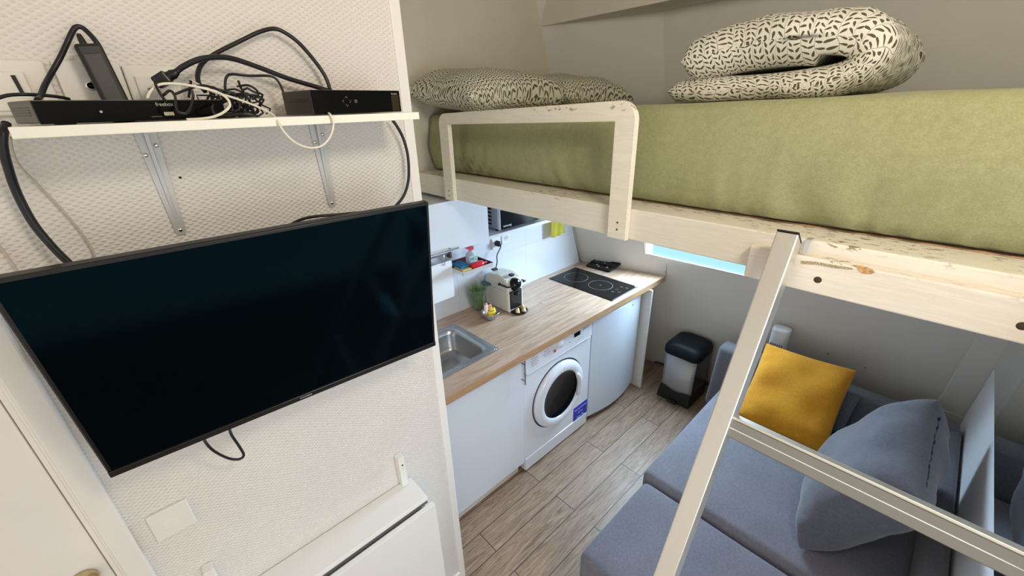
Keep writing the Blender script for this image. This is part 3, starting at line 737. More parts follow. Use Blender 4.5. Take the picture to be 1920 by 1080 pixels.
# ------------------------------------------------------------------ kitchen units
YF = 1.345
CZ = .90
t = thing('kitchen_worktop', 'light oak-look kitchen worktop with a brown front edge', 'worktop', (1.6, 1.6, .86))
xa, ya, xb, yb = 0.8760, 1.4631, 1.1980, 1.8372    # sink cut-out
bm = new_bm(); T, Bt = CZ, .8585
def slab(poly): 
    q = prism(poly, Bt, T, 'z'); me = bpy.data.meshes.new('q'); q.to_mesh(me); q.free(); bm.from_mesh(me); bpy.data.meshes.remove(me)
Yf, Yb = 1.3116, 1.957
slab([(.55, Yf), (xa, Yf), (xa, Yb), (.55, Yb)]); slab([(xa, Yf), (xb, Yf), (xb, ya), (xa, ya)]); slab([(xa, yb), (xb, yb), (xb, Yb), (xa, Yb)])
slab([(xb, Yf), (2.7596, 1.3021), (2.597, Yb), (xb, Yb)])
o = part('board', bm, OAK, t)
addmat(o, OAKE, lambda p: abs(p.normal.z) < .5)

s = thing('kitchen_sink', 'stainless steel sink let into the worktop', 'sink', (1.0322, 1.6478, CZ - .15))
X0, Y0, X1, Y1 = 0.7576, 1.4375, 1.2216, 1.8561
bm = new_bm()
outer = rrect(X0, Y0, X1, Y1, .012, 4); 
lev = [(outer, CZ + .0005), (rrect(X0, Y0, X1, Y1, .012, 4), CZ + .004)]
bxs = (X0 + .05, Y0 + .042, X1 - .045, Y1 - .05)
for inset, z, r in ((-.008, CZ + .005, .055), (0, CZ + .001, .05), (.006, CZ - .02, .05), (.012, CZ - .11, .045), (.03, CZ - .128, .04), (.07, CZ - .134, .03)):
    lev.append((rrect(bxs[0] + inset, bxs[1] + inset, bxs[2] - inset, bxs[3] - inset, r, 4), z))
rings = [[bm.verts.new((x, y, z)) for x, y in pl] for pl, z in lev]; n = len(rings[0])
for a, b in zip(rings, rings[1:]):
    for k in range(n):
        f = bm.faces.new((a[k], a[(k+1) % n], b[(k+1) % n], b[k])); f.smooth = a is not rings[0] and a is not rings[1]
bm.faces.new(rings[-1])
part('basin', bm, STEEL, s)
dc = (bxs[0] + .13, bxs[1] + .10, CZ - .133)
part('drain', lathe([(0, .001), (.008, .002), (.012, .0005), (.02, .0005), (.026, .004), (.032, .0045), (.034, .001)], dc, 28), CHROME, s)
bm = new_bm()
for y in (.009, .016):
    pl = rrect(X0 + y, Y0 + y, X1 - y, Y1 - y, .008, 3); tube(bm, [(a, b, CZ + .0042) for a, b in pl] + [(pl[0][0], pl[0][1], CZ + .0042)], .0012, 5)
part('rim_bead', bm, CHROME, s)

c = thing('base_cabinet', 'white base cabinet with one door under the sink, left of the washing machine', 'cabinet', (.95, 1.6, 0))
part('body', box((.60, 1.366, .10), (1.297, 1.93, .755), .001), LAM, c)
dd = part('door', box((.70, YF - .002, .094), (1.300, 1.364, .853), .0015), LAM, c)
part('plinth', box((.60, 1.385, 0), (1.285, 1.40, .098), .001), mat('plinth_white', (.70, .68, .62), .5), c)
bm = new_bm(); hx = 1.287; tube(bm, [(hx, YF - .032, .70), (hx, YF - .032, .852)], .0045, 10)
for z in (.722, .83): tube(bm, [(hx, YF - .032, z), (hx, YF, z)], .0035, 8)
part('handle', bm, CHROME, dd)

# washing machine
wx0, wx1 = 1.308, 1.928
t = thing('washing_machine', 'white front-loading washing machine with a round dark door', 'washing machine', (1.62, 1.6, 0))
part('body', box((wx0, YF + .004, .012), (wx1, 1.90, .852), .008, 3), WHITEGOODS, t)
part('control_panel', hexa([(wx0 + .004, YF - .004, .735), (wx1 - .004, YF - .004, .735), (wx1 - .004, YF + .01, .735), (wx0 + .004, YF + .01, .735),
     (wx0 + .004, YF + .004, .85), (wx1 - .004, YF + .004, .85), (wx1 - .004, YF + .016, .85), (wx0 + .004, YF + .016, .85)], .003), WHITEGOODS, t)
part('plinth', box((wx0 + .004, YF + .0, .012), (wx1 - .004, YF + .012, .105), .004), WHITEGOODS, t)
part('lip', box((wx0 + .02, YF - .007, .725), (wx1 - .02, YF + .006, .733), .002), WHITEGOODS, t)
dcx, dcz = 1.612, .445
dk = mat('gasket_dark', (.03, .035, .05), .5)
part('door_gap', lathe([(.226, .003), (.232, -.001), (.236, .003)], (dcx, YF + .001, dcz), 64, 'y'), dk, t, 'dark ring around the door')
door = part('door', lathe([(.226, .003), (.226, -.008), (.218, -.020), (.198, -.030), (.172, -.030), (.163, -.026), (.160, -.014)], (dcx, YF, dcz), 64, 'y'), WHITEGOODS, t)
part('door_glass', lathe([(.161, -.016), (.150, -.010), (.12, .0), (.0, .004)], (dcx, YF - .002, dcz), 48, 'y'), mat('dark_door_glass', (.003, .004, .007), .08, spec=.3), door)
bm = new_bm(); pts = [(dcx + .163 * math.cos(a), YF - .034, dcz + .163 * math.sin(a)) for a in [math.radians(-28 + 66 * i / 10) for i in range(11)]]
tube(bm, pts, [.008, .014] + [.017] * 7 + [.014, .008], 10); part('door_handle', bm, WHITEGOODS, door)
lb = part('energy_label', hexa([(1.775, YF + .0018, .072), (1.922, YF + .0018, .072), (1.922, YF + .006, .072), (1.775, YF + .006, .072),
       (1.775, YF + .0018, .218), (1.922, YF + .0018, .218), (1.922, YF + .006, .218), (1.775, YF + .006, .218)]), mat('label_blue', (.012, .025, .42), .4), t, 'blue sticker with white print')
lw = mat('label_white', (.75, .8, .95), .5)
for i, (s_, sz) in enumerate((('WASHING MACHINE', .0135), ('A+++', .022), ('Innex 7kg', .020))):
    part('label_text', text_bm(s_, sz, FACE_Y((1.848, YF + .0016, .190 - i * .035)), .0003), lw, lb)
part('program_dial', lathe([(0, -.026), (.024, -.026), (.027, -.022), (.029, 0)], (1.60, YF + .004, .815), 32, 'y'), WHITEGOODS, t)
part('dial_mark', lathe([(0, -.002), (.0085, -.002), (.010, 0)], (1.5637, 1.342, 0.7762), 16, 'y'), mat('dial_red', (.62, .10, .05), .4), t, 'round red button')
part('display', box((1.745, YF - .004, .790), (1.80, YF + .006, .815), .001), BLKG, t)
gtx = mat('panel_print', (.30, .30, .42), .5); grd = mat('panel_print_red', (.62, .22, .18), .5)
for i, (s_, x_, z_, sz, m_) in enumerate((('Cottons  90', 1.39, .828, .011, grd), ('Cottons  60', 1.39, .813, .011, gtx), ('Synthetics 40', 1.39, .798, .011, gtx), ('Delicates 30', 1.39, .783, .011, grd), ('Spin  Rinse', 1.39, .768, .011, gtx),
                                       ('Wool  Silk', 1.49, .812, .011, grd), ('Sport 30 min', 1.49, .797, .011, gtx), ('Eco 60', 1.49, .782, .011, grd), ('Start', 1.70, .778, .010, gtx), ('INDESIT', 1.86, .815, .018, gtx), ('o  o  o  o', 1.80, .765, .014, gtx))):
    part('panel_text', text_bm(s_, sz, FACE_Y((x_, YF + .0005 - (.85 - z_) * .07 - .0016, z_)), .0003), m_, t)
part('logo_text', text_bm('i', .028, FACE_Y((dcx + .01, YF - .0305, dcz + .195)), .0003), gtx, door, 'small grey emblem')

# small fridge under the worktop
t = thing('small_fridge', 'white undercounter fridge with a bowed door between washing machine and end panel', 'fridge', (2.22, 1.6, 0))
fx0, fx1 = 1.940, 2.520
part('body', box((fx0, 1.375, .02), (fx1, 1.90, .845), .004), FRIDGEW, t)
pl = [(fx0, 1.37), (fx1, 1.37)] + [(fx1 + (fx0 - fx1) * i / 12, 1.350 - .040 * math.sin(math.pi * i / 12)) for i in range(13)]
part('door', prism(pl, .045, .842, 'z', .004), FRIDGEW, t)
part('gasket', box((fx0 + .004, 1.369, .03), (fx1 - .004, 1.376, .84), 0), mat('gasket_grey', (.4, .4, .4), .6), t)
part('logo_text', text_bm('Listo', .014, FACE_Y((2.36, 1.3185, .800), .1), .0004), gtx, t)
for x in (fx0 + .04, fx1 - .06): part('foot', box((x, 1.39, 0), (x + .03, 1.42, .021), .002), BLK, t)
solo('end_panel', box((2.548, 1.285, 0), (2.566, 1.90, .856), .0015), WHITE, 'tall white panel closing the kitchen units beside the fridge', 'panel', (2.555, 1.6, 0))
# ------------------------------------------------------------------ hob
t = thing('induction_hob', 'black glass two-zone hob let into the worktop', 'hob', (2.29, 1.62, CZ))
hx0, hx1, hy0, hy1 = 2.1317, 2.4433, 1.3428, 1.8997
part('glass_plate', box((hx0, hy0, CZ + .0005), (hx1, hy1, CZ + .006), .0015), BLKG, t)
def ring(c, r, w_=.0012):
    return lathe([(r - w_, .0), (r - w_, .0004), (r + w_, .0004), (r + w_, 0)], (c[0], c[1], CZ + .0061), 64)
RG = mat('hob_print', (.22, .22, .21), .4)
part('zone_ring', ring((2.2851, 1.5465), .085), RG, t)
part('zone_ring', ring((2.2804, 1.7633), .088), RG, t)
for x, y in ((2.249, 1.42), (2.301, 1.42), (2.358, 1.42), (2.367, 1.382), (2.273, 1.384)):
    part('touch_key', ring((x, y), .008, .0007), RG, t)
part('zone_centre', ring((2.2851, 1.5465), .006, .0008), RG, t)
solo('hob_sticker', box((hx1 - .018, hy0 + .004, CZ + .006), (hx1 - .006, hy0 + .015, CZ + .0066), .0002), PLWHITE, 'tiny white sticker on the right corner of the hob', 'sticker', (hx1 - .012, hy0 + .01, CZ + .006))

# black ribbed tray leaning at the foot of the end wall
t = thing('utensil_tray', 'black ribbed utensil tray propped behind the hob', 'tray', (2.58, 1.79, CZ))
q0, q1, q2, q3 = Vector((2.5180, 1.8518, 0.9150)), Vector((2.5381, 1.6439, 0.9150)), Vector((2.6640, 1.6293, 0.9450)), Vector((2.6515, 1.8424, 0.9450))
def quadbox(a, b, c, d, h0, h1, bev=.0015):
    up_ = (b - a).cross(d - a).normalized()
    if up_.z < 0: up_ = -up_
    return hexa([p + up_ * h0 for p in (a, b, c, d)] + [p + up_ * h1 for p in (a, b, c, d)], bev)
part('base', quadbox(q0, q1, q2, q3, -.014, -.002), BLK, t)
def lerp4(u0, u1, v0, v1):
    f = lambda u, v: (q0 * (1-u) + q1 * u) * (1-v) + (q3 * (1-u) + q2 * u) * v
    return f(u0, v0), f(u1, v0), f(u1, v1), f(u0, v1)
part('rim', quadbox(*lerp4(0, 1, 0, .10), -.003, .004), BLK, t); part('rim', quadbox(*lerp4(0, 1, .90, 1), -.003, .006), BLK, t)
part('divider', quadbox(*lerp4(0, 1, .42, .56), -.003, .007), BLK, t); part('rim', quadbox(*lerp4(0, .04, 0, 1), -.003, .004), BLK, t); part('rim', quadbox(*lerp4(.96, 1, 0, 1), -.003, .004), BLK, t)
wt = mat('tray_white_print', (.7, .7, .66), .5)
for u, v in ((.30, .28), (.42, .16), (.46, .62), (.74, .25)): part('white_mark', quadbox(*lerp4(u, u + .05, v, v + .08), -.002, .001, .0003), wt, t)
part('stand', box((q0.x + .012, q1.y + .01, CZ), (q3.x - .004, q0.y - .01, .908), .002), BLK, t)

# ------------------------------------------------------------------ coffee machine
t = thing('coffee_machine', 'cream capsule coffee machine with black front on the worktop', 'coffee machine', (1.5720, 1.7993, CZ))
mx0, mx1 = 1.5389, 1.6648
yF, yB = 1.7046, 1.9271
zt_ = 1.1293
h = zt_ - CZ
prof = [(yB, CZ + .004), (yB + .004, CZ + h * .55), (yB - .002, CZ + h * .80), (yB - .022, CZ + h * .96), (yB - .05, CZ + h), (yF + .095, CZ + h * 1.03), (yF + .06, CZ + h * 1.0), (yF + .022, CZ + h * .93), (yF + .004, CZ + h * .78),
        (yF + .008, CZ + h * .60), (yF + .002, CZ + h * .56), (yF, CZ + .004)]
part('body', prism(prof, mx0, mx1, 'x', .009), CREAMPL, t)
part('side_groove', box((mx0 - .0012, yF + .02, CZ + h * .62), (mx0 + .002, yB - .004, CZ + h * .632), 0), mat('groove_shadow', (.42, .42, .37), .5), t)
cxm = (mx0 + mx1) / 2
part('recess', box((mx0 + .012, yF - .004, CZ + .02), (mx1 - .012, yF + .012, CZ + h * .62), .006, 3), BLK, t)
hd = lathe([(0, -.022), (.022, -.022), (.032, -.018), (.038, -.008), (.040, .004), (.040, .03)], (0, 0, 0), 36, 'y')
xf(hd, Matrix.Translation((cxm, yF + .002, CZ + h * .80)) @ Matrix.Rotation(math.radians(-18), 4, 'X'))
part('brew_head', hd, BLKG, t)
part('spout', lathe([(.012, 0), (.014, .012), (.013, .022)], (cxm, yF - .008, CZ + h * .50), 16), BLK, t)
for sgn, xs in ((-1, mx0), (1, mx1)):
    bm = new_bm(); xo = xs + sgn * .008
    tube(bm, smooth_path([(xo, yF + .075, CZ + h * .80), (xo, yF + .03, CZ + h * .80), (xo, yF - .012, CZ + h * .82), (cxm + sgn * .036, yF - .03, CZ + h * .86)], 4), .0048, 10)
    tube(bm, [(xs - sgn * .002, yF + .074, CZ + h * .80), (xs + sgn * .012, yF + .074, CZ + h * .80)], .008, 12)
    part('lever', bm, BLK, t)
part('top_button', box((cxm - .014, yF + .022, CZ + h * 1.0), (cxm + .014, yF + .05, CZ + h * 1.06), .003), BLK, t)
part('back_cap', box((cxm - .018, yB - .04, CZ + h * .985), (cxm + .018, yB - .012, CZ + h * 1.03), .003), BLK, t)
bm = lathe([(0, 0), (.052, 0), (.056, .004), (.056, .012), (.050, .012), (.048, .006), (0, .006)], (cxm + .004, yF - .022, CZ + .001), 40)
part('drip_tray', bm, BLK, t)
part('tray_base', box((mx0 + .014, yF - .03, CZ + .001), (mx1 - .01, yF + .01, CZ + .016), .003), BLK, t)
bm = lathe([(.030, 0), (.034, .09), (.035, .13)], (mx0 - .004, yB - .022, CZ + .02), 28); part('water_tank', bm, GLASS, t)
part('tank_lid', lathe([(0, .142), (.030, .142), (.037, .138), (.037, .128), (.0, .128)], (mx0 - .004, yB - .022, CZ + .02), 28), mat('tank_lid_blue', (.05, .09, .16), .3), t, 'dark blue lid')
gold = mat('capsule_gold', (.80, .66, .30), .35, metal=.5)
for i, (dx, dy) in enumerate(((-.022, -.010), (.018, -.026), (.034, .004))):
    c_ = (cxm + .002 + dx, yF - .022 + dy, CZ + .0075)
    lab = ('gold coffee capsule at the left on the black drip tray', 'gold coffee capsule at the front of the black drip tray', 'gold coffee capsule at the right on the black drip tray')[i]
    solo('coffee_capsule', lathe([(0, 0), (.0165, 0), (.0165, .002), (.014, .003), (.0105, .024), (.007, .028), (0, .029)], c_, 24), gold, lab, 'coffee capsule', c_, 'gold capsules on the drip tray')
# mains lead of the coffee machine up to the socket
P = [(1.6617, 1.9450, 1.2753), (1.6415, 1.9200, 1.2242), (1.6385, 1.9200, 1.1699), (1.6174, 1.9150, 1.1213), (cxm, yB - .025, zt_ + .012)]
# ------------------------------------------------------------------ splashback sockets
def sock(px, label, grp='white wall sockets under the microwave'):
    x, y, z = px
    t = thing('wall_socket', label, 'socket', (x, 1.958, z - .037), grp)
    part('plate', box((x - .037, 1.9475, z - .037), (x + .037, 1.9585, z + .037), .003, 3), WHITEGOODS, t)
    part('well', lathe([(.019, -.0005), (.0205, -.0015), (.022, 0)], (x, 1.9472, z), 28, 'y'), PLWHITE, t)
    part('socket_face', lathe([(0, 0), (.019, 0)], (x, 1.9470, z), 28, 'y'), mat('socket_grey', (.52, .52, .52), .5), t)
    for dx in (-.0095, .0095): part('socket_hole', lathe([(0, 0), (.003, 0)], (x + dx, 1.9466, z), 10, 'y'), BLK, t)
    return t
s1 = (1.6692, 1.9480, 1.2801); s2 = (1.7548, 1.9480, 1.2965)
sock(s1, 'left white wall socket below the microwave, with a black plug in it')
sock(s2, 'empty white wall socket below the microwave')
t = thing('mains_plug', 'black round plug in the wall socket with a lead down to the coffee machine', 'plug', (s1[0], 1.94, s1[2]))
part('body', lathe([(0, -.034), (.013, -.034), (.018, -.028), (.0195, 0)], (s1[0], 1.946, s1[2]), 28, 'y'), BLK, t)
bm = new_bm(); L_ = [(s1[0], 1.918, s1[2]), (s1[0] + .003, 1.912, s1[2] - .02), (1.6369, 1.9100, 1.2169), (1.6341, 1.9100, 1.1663), (1.6163, 1.9080, 1.1273), (cxm - .004, yB - .026, zt_ + .004)]
tube(bm, smooth_path(L_, 5), [.0065] * 8 + [.0035] * 200, 8) if False else tube(bm, smooth_path(L_, 5), .0034, 8)
part('lead', bm, CABLE, t)

# ------------------------------------------------------------------ wall cabinet, microwave
cb = thing('wall_cabinet', 'white wall cabinet with a bar handle above the sink', 'cabinet', (1.2, 1.83, 1.44))
cyf = 1.7046; cxr = 1.4072; czb = 1.4125
part('body', box((.50, cyf + .018, czb + .001), (cxr, 1.957, 1.672), .001), LAM, cb)
cd = part('door', box((.52, cyf, czb), (cxr, cyf + .017, 1.672), .0012), LAM, cb)
bm = new_bm(); hz = 1.4362; tube(bm, [(.80, cyf - .028, hz - .004), (1.1781, cyf - .028, hz - .004)], .0052, 10)
for x in (.84, 1.1364): tube(bm, [(x, cyf - .028, hz - .004), (x, cyf, hz - .004)], .004, 8)
part('handle', bm, CHROME, cd)
sh = 1.4332
solo('microwave_shelf', box((cxr + .002, 1.706, sh - .020), (1.9398, 1.957, sh), .001), LAM, 'white shelf board carrying the microwave', 'shelf', (1.7, 1.8, sh))
mw = thing('microwave', 'black and silver microwave on its shelf, mostly hidden by the bed rail', 'microwave', (1.7, 1.8, sh))
ax0, ax1, ay = 1.5073, 1.8525, 1.722
zm = 1.68
part('case', box((ax0 + .002, ay + .02, sh + .010), (ax1, 1.94, zm), .004), mat('microwave_silver', (.42, .45, .49), .4, metal=.3), mw)
part('front_edge', box((ax0, ay, sh + .010), (ax0 + .007, ay + .021, zm), .002), mat('microwave_edge', (.62, .65, .70), .35), mw)
part('door_glass', box((ax0 + .007, ay - .002, sh + .012), (ax1 - .012, ay + .021, zm), .002), mat('microwave_glass', (.004, .008, .012), .12, spec=.3), mw)
part('control_panel', box((ax1 - .011, ay - .001, sh + .010), (ax1, ay + .021, zm), .002), mat('microwave_edge', (.62, .65, .70)), mw)
part('logo_text', text_bm('samsung', .019, FACE_Y((ax0 + .055, ay - .0025, sh + .030)), .0004), wt, mw)
for x in (ax0 + .012, ax1 - .04): part('foot', lathe([(0, 0), (.011, 0), (.012, .011), (0, .011)], (x, ay + .04, sh), 16), BLK, mw)
for i in range(9): part('vent', box((ax0 + .0008, ay + .075, sh + .03 + i * .022), (ax0 + .003, ay + .20, sh + .040 + i * .022), 0), mat('vent_black', (.01, .01, .01), .6), mw)
solo('cabinet_gap_shade', box((cxr + .002, 1.80, sh + .0005), (cxr + .006, 1.955, 1.672), 0), mat('gap_shade_dark', (.02, .02, .022), .6), 'dark sheet painting the shade in the gap between wall cabinet and microwave', 'panel', (cxr, 1.87, sh))  # no real lining: a near-black sheet paints the shade of this gap

# yellow cloth hanging at the right end of the shelf
a, b = Vector((2.1544, 1.9000, 1.3749)), Vector((2.2942, 1.9000, 1.2152))
bm = new_bm(); n_ = 12; gr = {}
for i in range(n_ + 1):
    for j in range(9):
        u, v = i / n_, j / 8
        gr[i, j] = bm.verts.new((a.x + (b.x - a.x) * u, 1.90 + .006 * math.sin(u * 14 + v * 2) - .03 * v * 0, a.z + (b.z - .004 * math.sin(u * 5) - a.z) * v))
for i in range(n_):
    for j in range(8): bm.faces.new((gr[i, j], gr[i+1, j], gr[i+1, j+1], gr[i, j+1])).smooth = True
bmesh.ops.solidify(bm, geom=bm.faces[:], thickness=.02)
solo('cleaning_cloth', bm, mat('cloth_yellow', (.72, .66, .10), .8, bump=.3, bscale=200), 'yellow cloth hanging below the bed rail against the splashback', 'cloth', (a.x, 1.9, b.z))

# ------------------------------------------------------------------ rail rack with sponge, bottle
YR0, YR1 = 1.7993, 1.945
r0 = Vector((1.2807, 1.8000, 1.1998)); r1 = Vector((1.5053, 1.8000, 1.2192))
rx0, rx1, rz = r0.x, r1.x, (r0.z + r1.z) / 2
t = thing('wall_rack', 'chrome wall rack under the cabinet holding sponge and cleaning bottles', 'rack', ((rx0 + rx1) / 2, 1.88, rz))
part('tray_floor', box((rx0, 1.80, rz), (rx1, 1.953, rz + .003), .001), mat('rack_dark', (.09, .06, .06), .4), t)
part('front_rail', box((rx0 - .002, 1.797, rz - .004), (rx1 + .002, 1.802, rz + .020), .001), mat('rack_silver', (.60, .60, .60), .3, metal=.3), t)
part('side_rail', box((rx0 - .003, 1.80, rz - .004), (rx0 + .001, 1.955, rz + .022), .001), CHROME, t)
part('side_rail', box((rx1 - .001, 1.80, rz - .004), (rx1 + .003, 1.955, rz + .022), .001), mat('rack_dark', (.09, .06, .06)), t)
part('back_rail', box((rx0, 1.952, rz - .004), (rx1, 1.956, rz + .045), .001), CHROME, t)
zf = rz + .003
solo('sponge', box((rx0 + .008, 1.812, zf), (rx0 + .075, 1.905, zf + .022), .006, 3), mat('sponge_yellow', (.72, .58, .20), .95, bump=.8, bscale=150), 'yellow scouring sponge at the left of the rack', 'sponge', (rx0 + .04, 1.86, zf))
solo('blue_cloth', box((rx0 + .012, 1.835, zf + .0222), (rx0 + .085, 1.94, zf + .036), .006, 3), mat('cloth_blue', (.03, .16, .34), .9, bump=.5, bscale=120), 'folded blue cloth on top of the sponge', 'cloth', (rx0 + .04, 1.86, zf + .022))
bm = lathe([(0, 0), (.018, .0), (.021, .006), (.021, .075), (.018, .088), (.009, .098), (.008, .108)], (0, 0, 0), 20, 'x')
xf(bm, Matrix.Translation((rx0 + .079, 1.828, zf + .021)))
t = thing('dish_soap_bottle', 'red washing-up liquid bottle lying in the front of the rack', 'bottle', (rx0 + .12, 1.828, zf))
part('body', bm, mat('soap_red', (.62, .02, .03), .15, coat=.5), t)
part('cap', lathe([(0, .106), (.009, .106), (.009, .118), (0, .120)], (rx0 + .079, 1.828, zf + .021), 16, 'x'), mat('soap_red', (.62, .02, .03)), t)
bx_, by_ = rx0 + .130, 1.885
t = thing('spray_bottle', 'clear spray bottle with a red trigger head standing in the rack', 'bottle', (bx_, by_, zf))
part('body', prism(rrect(bx_ - .036, by_ - .020, bx_ + .036, by_ + .020, .016, 5), zf, zf + .074, 'z', .004), mat('bottle_clear', (.72, .78, .84), .15, trans=.35), t)
part('red_liquid', prism(rrect(bx_ - .0365, by_ - .0205, bx_ + .0365, by_ + .0205, .016, 5), zf + .002, zf + .026, 'z', .003), mat('soap_red', (.62, .02, .03)), t)
part('shoulder', lathe([(.034, .072), (.028, .082), (.015, .094), (.011, .104)], (bx_, by_, zf), 24), mat('bottle_clear', (.72, .78, .84)), t)
part('trigger_head', hexa([(bx_ - .010, by_ - .012, zf + .102), (bx_ + .012, by_ - .012, zf + .102), (bx_ + .012, by_ + .012, zf + .102), (bx_ - .010, by_ + .012, zf + .102),
     (bx_ - .042, by_ - .010, zf + .122), (bx_ + .018, by_ - .010, zf + .122), (bx_ + .018, by_ + .010, zf + .122), (bx_ - .042, by_ + .010, zf + .122)], .002), mat('spray_red', (.66, .03, .06), .3), t)
lb = part('front_label', box((bx_ - .030, by_ - .0225, zf + .03), (bx_ + .030, by_ - .019, zf + .072), .002), mat('label_teal', (.42, .62, .60), .5), t)
part('label_text', text_bm('PEC', .030, FACE_Y((bx_, by_ - .0228, zf + .050)), .0003), mat('label_ink', (.02, .04, .06), .5), lb)

# cutting board on a wall rail
t = thing('wall_rail', 'dark grey rail bar under the wall cabinet', 'rail', (1.15, 1.95, 1.3))
p = (1.1847, 1.9300, 1.3174)
part('bar', box((.75, 1.925, p[2] - .005), (1.2879, 1.937, p[2] + .012), .002), mat('rail_metal', (.35, .35, .34), .35, metal=.8), t)
pe = (1.2884, 1.9300, 1.3164)
part('end_bracket', box((pe[0] - .008, 1.918, pe[2] - .03), (pe[0] + .006, 1.957, pe[2] + .045), .002), mat('rail_dark', (.07, .07, .055), .4), t)
B_ = [Vector((1.1172, 1.9050, 1.0513)), Vector((1.2770, 1.9050, 1.0447)), Vector((1.2784, 1.9050, 1.2821)), Vector((1.1315, 1.9050, 1.2803))]
zb_, ztp = (B_[0].z + B_[1].z) / 2, (B_[2].z + B_[3].z) / 2; xr_ = (B_[1].x + B_[2].x) / 2
poly = rrect(xr_ - .22, zb_, xr_, ztp, .012, 5)
bm = prism(poly, 1.900, 1.910, 'y', .001)
t = thing('cutting_board', 'white cutting board hanging from the rail beside the television edge', 'cutting board', (xr_ - .1, 1.905, zb_))
part('board', bm, mat('board_white', (.80, .84, .88), .35), t)
hk = new_bm(); xh = 1.2237
tube(hk, smooth_path([(xh, 1.915, ztp + .045), (xh, 1.90, ztp + .052), (xh, 1.893, ztp + .03), (xh, 1.894, ztp - .01), (xh, 1.900, ztp - .015)], 4), .003, 8)
part('hook', hk, CHROME, t)

# glass vase with grass
gx, gy = 1.4281, 1.8703
t = thing('grass_vase', 'flared glass vase with tall green grass beside the coffee machine', 'vase', (gx, gy, CZ))
part('glass', lathe([(0, .001), (.036, .001), (.040, .006), (.036, .011), (.033, .016), (.037, .03), (.052, .10), (.068, .17), (.0668, .17), (.0508, .10), (.0358, .03), (.031, .019), (0, .018)], (gx, gy, CZ), 36), GLASS, t)
random.seed(3); bm = new_bm()
for i in range(300):
    a = random.uniform(0, 6.283); r0_ = random.uniform(0, .026); lean = random.uniform(.006, .062); hh_ = random.uniform(.10, .185)
    x0, y0 = gx + r0_ * math.cos(a), gy + r0_ * math.sin(a); pts = []
    b_ = a + random.uniform(-.6, .6)
    for k in range(5):
        u = k / 4; pts.append((x0 + lean * u * u * math.cos(b_), y0 + lean * u * u * math.sin(b_), CZ + .018 + hh_ * u))
    tube(bm, pts, [.0013, .0014, .0012, .0008, .0002], 4)
g_ = NG('grass_green'); v, x, y, z = g_.coord('Object'); nn, _ = g_.noise(g_.mapping(v, sc=(90, 90, 4)), 3, 2)
g_.l(g_.ramp(nn, [(.3, (.012, .06, .006)), (.5, (.06, .22, .012)), (.7, (.26, .46, .04))]), g_.b.inputs['Base Color']); g_.b.inputs['Roughness'].default_value = .5
o = part('grass', bm, g_.m, t, stuff=True)

# bowl with tea and sugar
cx_, cy_ = 1.4177, 1.7406
bm = lathe([(0, .001), (.026, .001), (.036, .006), (.050, .024), (.058, .046), (.059, .050), (.057, .050), (.048, .026), (.034, .009), (0, .006)], (cx_, cy_, CZ), 36)
solo('steel_bowl', bm, STEEL, 'small steel bowl of sachets in front of the coffee machine', 'bowl', (cx_, cy_, CZ))
def sachet(dx, dy, w_, h_, rx, rz_, col, label, txt=None):
    M = Matrix.Translation((cx_ + dx, cy_ + dy, CZ + .026)) @ Matrix.Scale(1.25, 4) @ Matrix.Rotation(rz_, 4, 'Z') @ Matrix.Rotation(rx, 4, 'X')
    t = thing('sachet', label, 'sachet', None, 'sachets in the steel bowl', M)
    bm = new_bm(); gr = {}
    for s_ in (0, 1):
        for i in range(7):
            for j in range(7):
                u, v = i / 6 - .5, j / 6
                k_ = (i, j, s_) if 0 < i < 6 and 0 < j < 6 else (i, j, 0)
                if k_ not in gr: gr[k_] = bm.verts.new((u * w_, (1 if s_ else -1) * .0035 * math.cos(u * math.pi) * math.sin(v * math.pi), v * h_))
    G = lambda i, j, s_: gr.get((i, j, s_)) or gr[(i, j, 0)]
    for s_ in (0, 1):
        for i in range(6):
            for j in range(6):
                q = [G(i, j, s_), G(i+1, j, s_), G(i+1, j+1, s_), G(i, j+1, s_)]
                if s_: q.reverse()
                try: bm.faces.new(q)
                except ValueError: pass
    lpart('packet', bm, mat('sachet_' + col[0], col[1], .4), t, smooth=True)
    if txt: lpart('print', text_bm(txt, h_ * .26, FACE_Y((0, -.0042, h_ * .62)), .0002), mat('label_ink', (.02, .04, .06)), t)
sachet(-.018, -.006, .040, .046, -.5, -.5, ('orange', (.75, .30, .08)), 'orange sachet standing at the back of the steel bowl', 'tea')
sachet(.000, -.020, .044, .040, -.6, -.35, ('yellow', (.86, .66, .03)), 'bright yellow sachet at the front of the steel bowl', 'Lipton')
sachet(-.030, .004, .018, .058, -.35, -.7, ('white', (.85, .80, .76)), 'white and red sugar stick leaning out on the left of the steel bowl')
sachet(-.022, .010, .018, .062, -.3, -.5, ('pink', (.72, .40, .34)), 'pinkish sugar stick leaning on the back rim of the steel bowl')
sachet(.004, .008, .036, .050, -.3, -.2, ('salmon', (.74, .45, .30)), 'salmon coloured tea sachet behind the yellow one in the steel bowl')
